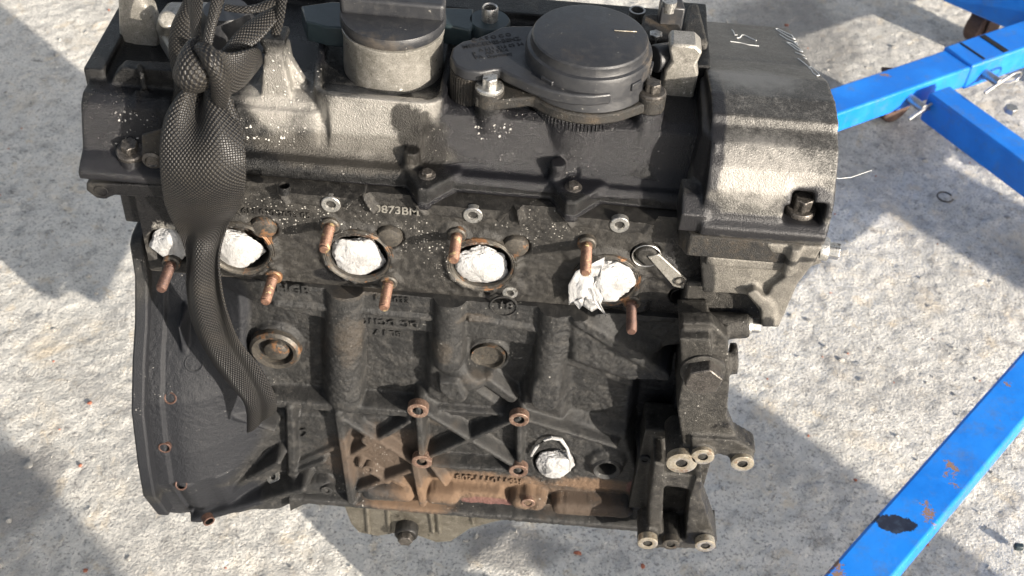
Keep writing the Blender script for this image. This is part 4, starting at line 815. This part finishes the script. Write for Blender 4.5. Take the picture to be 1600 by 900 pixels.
# slack loops passing behind
ribbon('slack_loop', E_([(302, -40, .05), (286, 10, .05), (270, 45, .05), (268, 85, .046), (276, 130, .036), (274, 165, .03)]), E_([(322, -40, .06), (302, 10, .05), (298, 45, .044), (298, 85, .040), (300, 130, .030), (292, 170, .026)]), strap, bulge=.004, n=60, across=10)
ribbon('slack_loop', E_([(345, 78, .03), (375, 42, .05), (405, 20, .065), (432, 0, .075), (445, -30, .08)]), E_([(352, 86, .03), (396, 72, .04), (428, 40, .055), (446, 10, .065), (452, -30, .07)]), strap, bulge=.003, n=60, across=10)
ribbon('slack_loop', E_([(352, 5, .06), (380, 8, .06), (405, 4, .066), (440, -12, .07)]), E_([(350, 18, .056), (384, 22, .056), (412, 18, .06), (446, 0, .066)]), strap, bulge=.002, n=40, across=8)
ribbon('slack_loop', E_([(410, 82, .055), (422, 50, .06), (432, 10, .066), (434, -40, .07)]), E_([(420, 86, .05), (438, 55, .055), (447, 12, .06), (448, -40, .065)]), strap, bulge=.003, n=40, across=8)

# ------------------------------------------------------------------ blue hoist legs standing on the concrete
def beam(name, p0, p1, w_, h, parent, org, m='blue'): return MB().bar(p0, p1, w_, h).build(name, M[m], parent, bevel=.004, seg=3, org=org)
zt = .145
def Zp(px, py, z=zt): return Vector(PZ(px, py, z))
leg_a = (Zp(1302, 158, zt), Zp(1570, 66, zt)); d = (leg_a[1]-leg_a[0]).normalized(); sdv = Vector((-d.y, d.x, 0))
o0 = leg_a[1]-d*.25
engine_hoist = empty('engine_hoist', (o0.x, o0.y, 0), 'chipped blue steel engine hoist whose legs lie on the concrete right of the engine', 'engine hoist')
oh = (o0.x, o0.y, 0); zc = zt-.021; M['blue'] = blue(oh)
cA = leg_a[0]-d*.75; cB = leg_a[1]+d*.5; cA.z = cB.z = zc
hoist = beam('leg', cA, cB, .062, .042, engine_hoist, oh)
sA = leg_a[1]-d*.12; sB = leg_a[1]+d*.5; sA.z = sB.z = zc+.001
beam('leg_sleeve', sA, sB, .068, .050, hoist, oh)
for k_, off in enumerate((.005, .06)):
    p = sA+d*(.03+off); MB().bar(p-sdv*.028+Vector((0, 0, .0255)), p+sdv*.028+Vector((0, 0, .0255)), .012 if k_ else .004, .002).build('slot', M['hole'], hoist, org=oh)
def pinclip(px, py):
    p = Vector(PZ(px, py, zc)); q = p-sdv*.0; MB().cyl(q+sdv*.02, q-sdv*.018, .008).build('hinge_pin', M['steel'], hoist, org=oh, bevel=.001)
    a_ = q-sdv*.016; lp = [a_+d*(.055*sin(t_)*1)+Vector((0, 0, .010*sin(2*t_))) for t_ in np.linspace(0, pi, 14)]
    MB().tube(lp, .0022, 8).build('spring_clip', M['steel'], hoist, org=oh)
    MB().tube([a_-d*.03+Vector((0, 0, -.012)), a_, a_+d*.03+Vector((0, 0, .010))], .0026, 8).build('spring_clip', M['steel'], hoist, org=oh)
pinclip(1433, 162); pinclip(1550, 122)
def caster(par, p, org):
    p = Vector(p)
    MB().cyl(p+sdv*.016+Vector((0, 0, .038)), p-sdv*.016+Vector((0, 0, .038)), .036, .036, 32).build('caster_wheel', M['tread'], par, org=org, bevel=.004)
    MB().box((p.x-.03, p.y-.03, .084), (p.x+.03, p.y+.03, .09)).build('caster_plate', M['tread'], par, org=org, bevel=.001)
    for s_ in (-1, 1): MB().bar(p+sdv*.022*s_+Vector((0, 0, .034)), p+sdv*.022*s_+Vector((0, 0, .086)), .003, .03, up=d).build('caster_fork', M['tread'], par, org=org)
caster(hoist, (*Zp(1398, 150, .05)[:2], 0), oh); 
# cross member of the hoist
c0, c1_ = Zp(1468, 138), Zp(1640, 262); c0.z = c1_.z = zc-.008; dc_ = (c1_-c0).normalized()
oc = oh
cross = beam('crossbar', c0, c1_+dc_*.25, .05, .055, engine_hoist, oc)
p = Zp(1578, 175, zc+.030); MB().cyl(p, p+Vector((0, 0, .010)), .011, .011, 6).build('hex_bolt', M['steel'], cross, org=oc, bevel=.001)
pc = c1_+dc_*.2; caster(cross, (pc.x, pc.y, 0), oc)
# second beam at the upper right corner
b0, b1 = Zp(1545, -50, .17), Zp(1720, 22, .17); b0.z = b1.z = .14; db = (b1-b0).normalized(); ob = oh
bm_ = beam('frame_beam', b0-db*.05, b1+db*.3, .09, .09, engine_hoist, ob); caster(bm_, (*Zp(1535, 40, .04)[:2], 0), ob); caster(bm_, (b1.x+.2, b1.y-.1, 0), ob)
# front leg
f0, f1 = Zp(1350, 890, zt), Zp(1607, 592, zt); df = (f1-f0).normalized(); sdv = Vector((-df.y, df.x, 0))
of = oh
f0.z = f1.z = zt-.022; fleg = beam('leg', f0-df*.35, f1+df*.7, .056, .044, engine_hoist, of); fleg['label'] = 'front leg with bare rusty edge and dark scuff'
d = df; q_ = f0-df*.28; caster(fleg, (q_.x, q_.y, 0), of); q_ = f1+df*.6; caster(fleg, (q_.x, q_.y, 0), of)

# small litter
th = MB().tube([hit(1298, 277, ('front_cover',))[0] if hit(1298, 277, ('front_cover',)) else Vector(PX(1300, 277, .305)), Vector(PX(1312, 279, .318)), Vector(PX(1330, 277, .33)), Vector(PX(1362, 266, .345))], .00025, 6).build('thread', M['white'])
tag(th, 'thin white thread sticking out beside the right end of the engine', 'thread')
p = Vector(PZ(1475, 312, 0)); rg_ = MB().tube([p+Vector((.013*cos(t_), .013*sin(t_), .006)) for t_ in np.linspace(.4, 5.9, 22)], .0016, 8).build('snap_ring', M['bolt'], org=tuple(p)); tag(rg_, 'small dark open ring lying on the concrete by the blue crossbar', 'ring')
p = Vector(PZ(1590, 857, 0)); nb = MB().box((p.x-.006, p.y-.004, 0), (p.x+.006, p.y+.004, .008)).build('plastic_scrap', M['teal'], org=tuple(p), bevel=.002); tag(nb, 'tiny grey-blue scrap on the concrete below the front hoist leg', 'scrap')
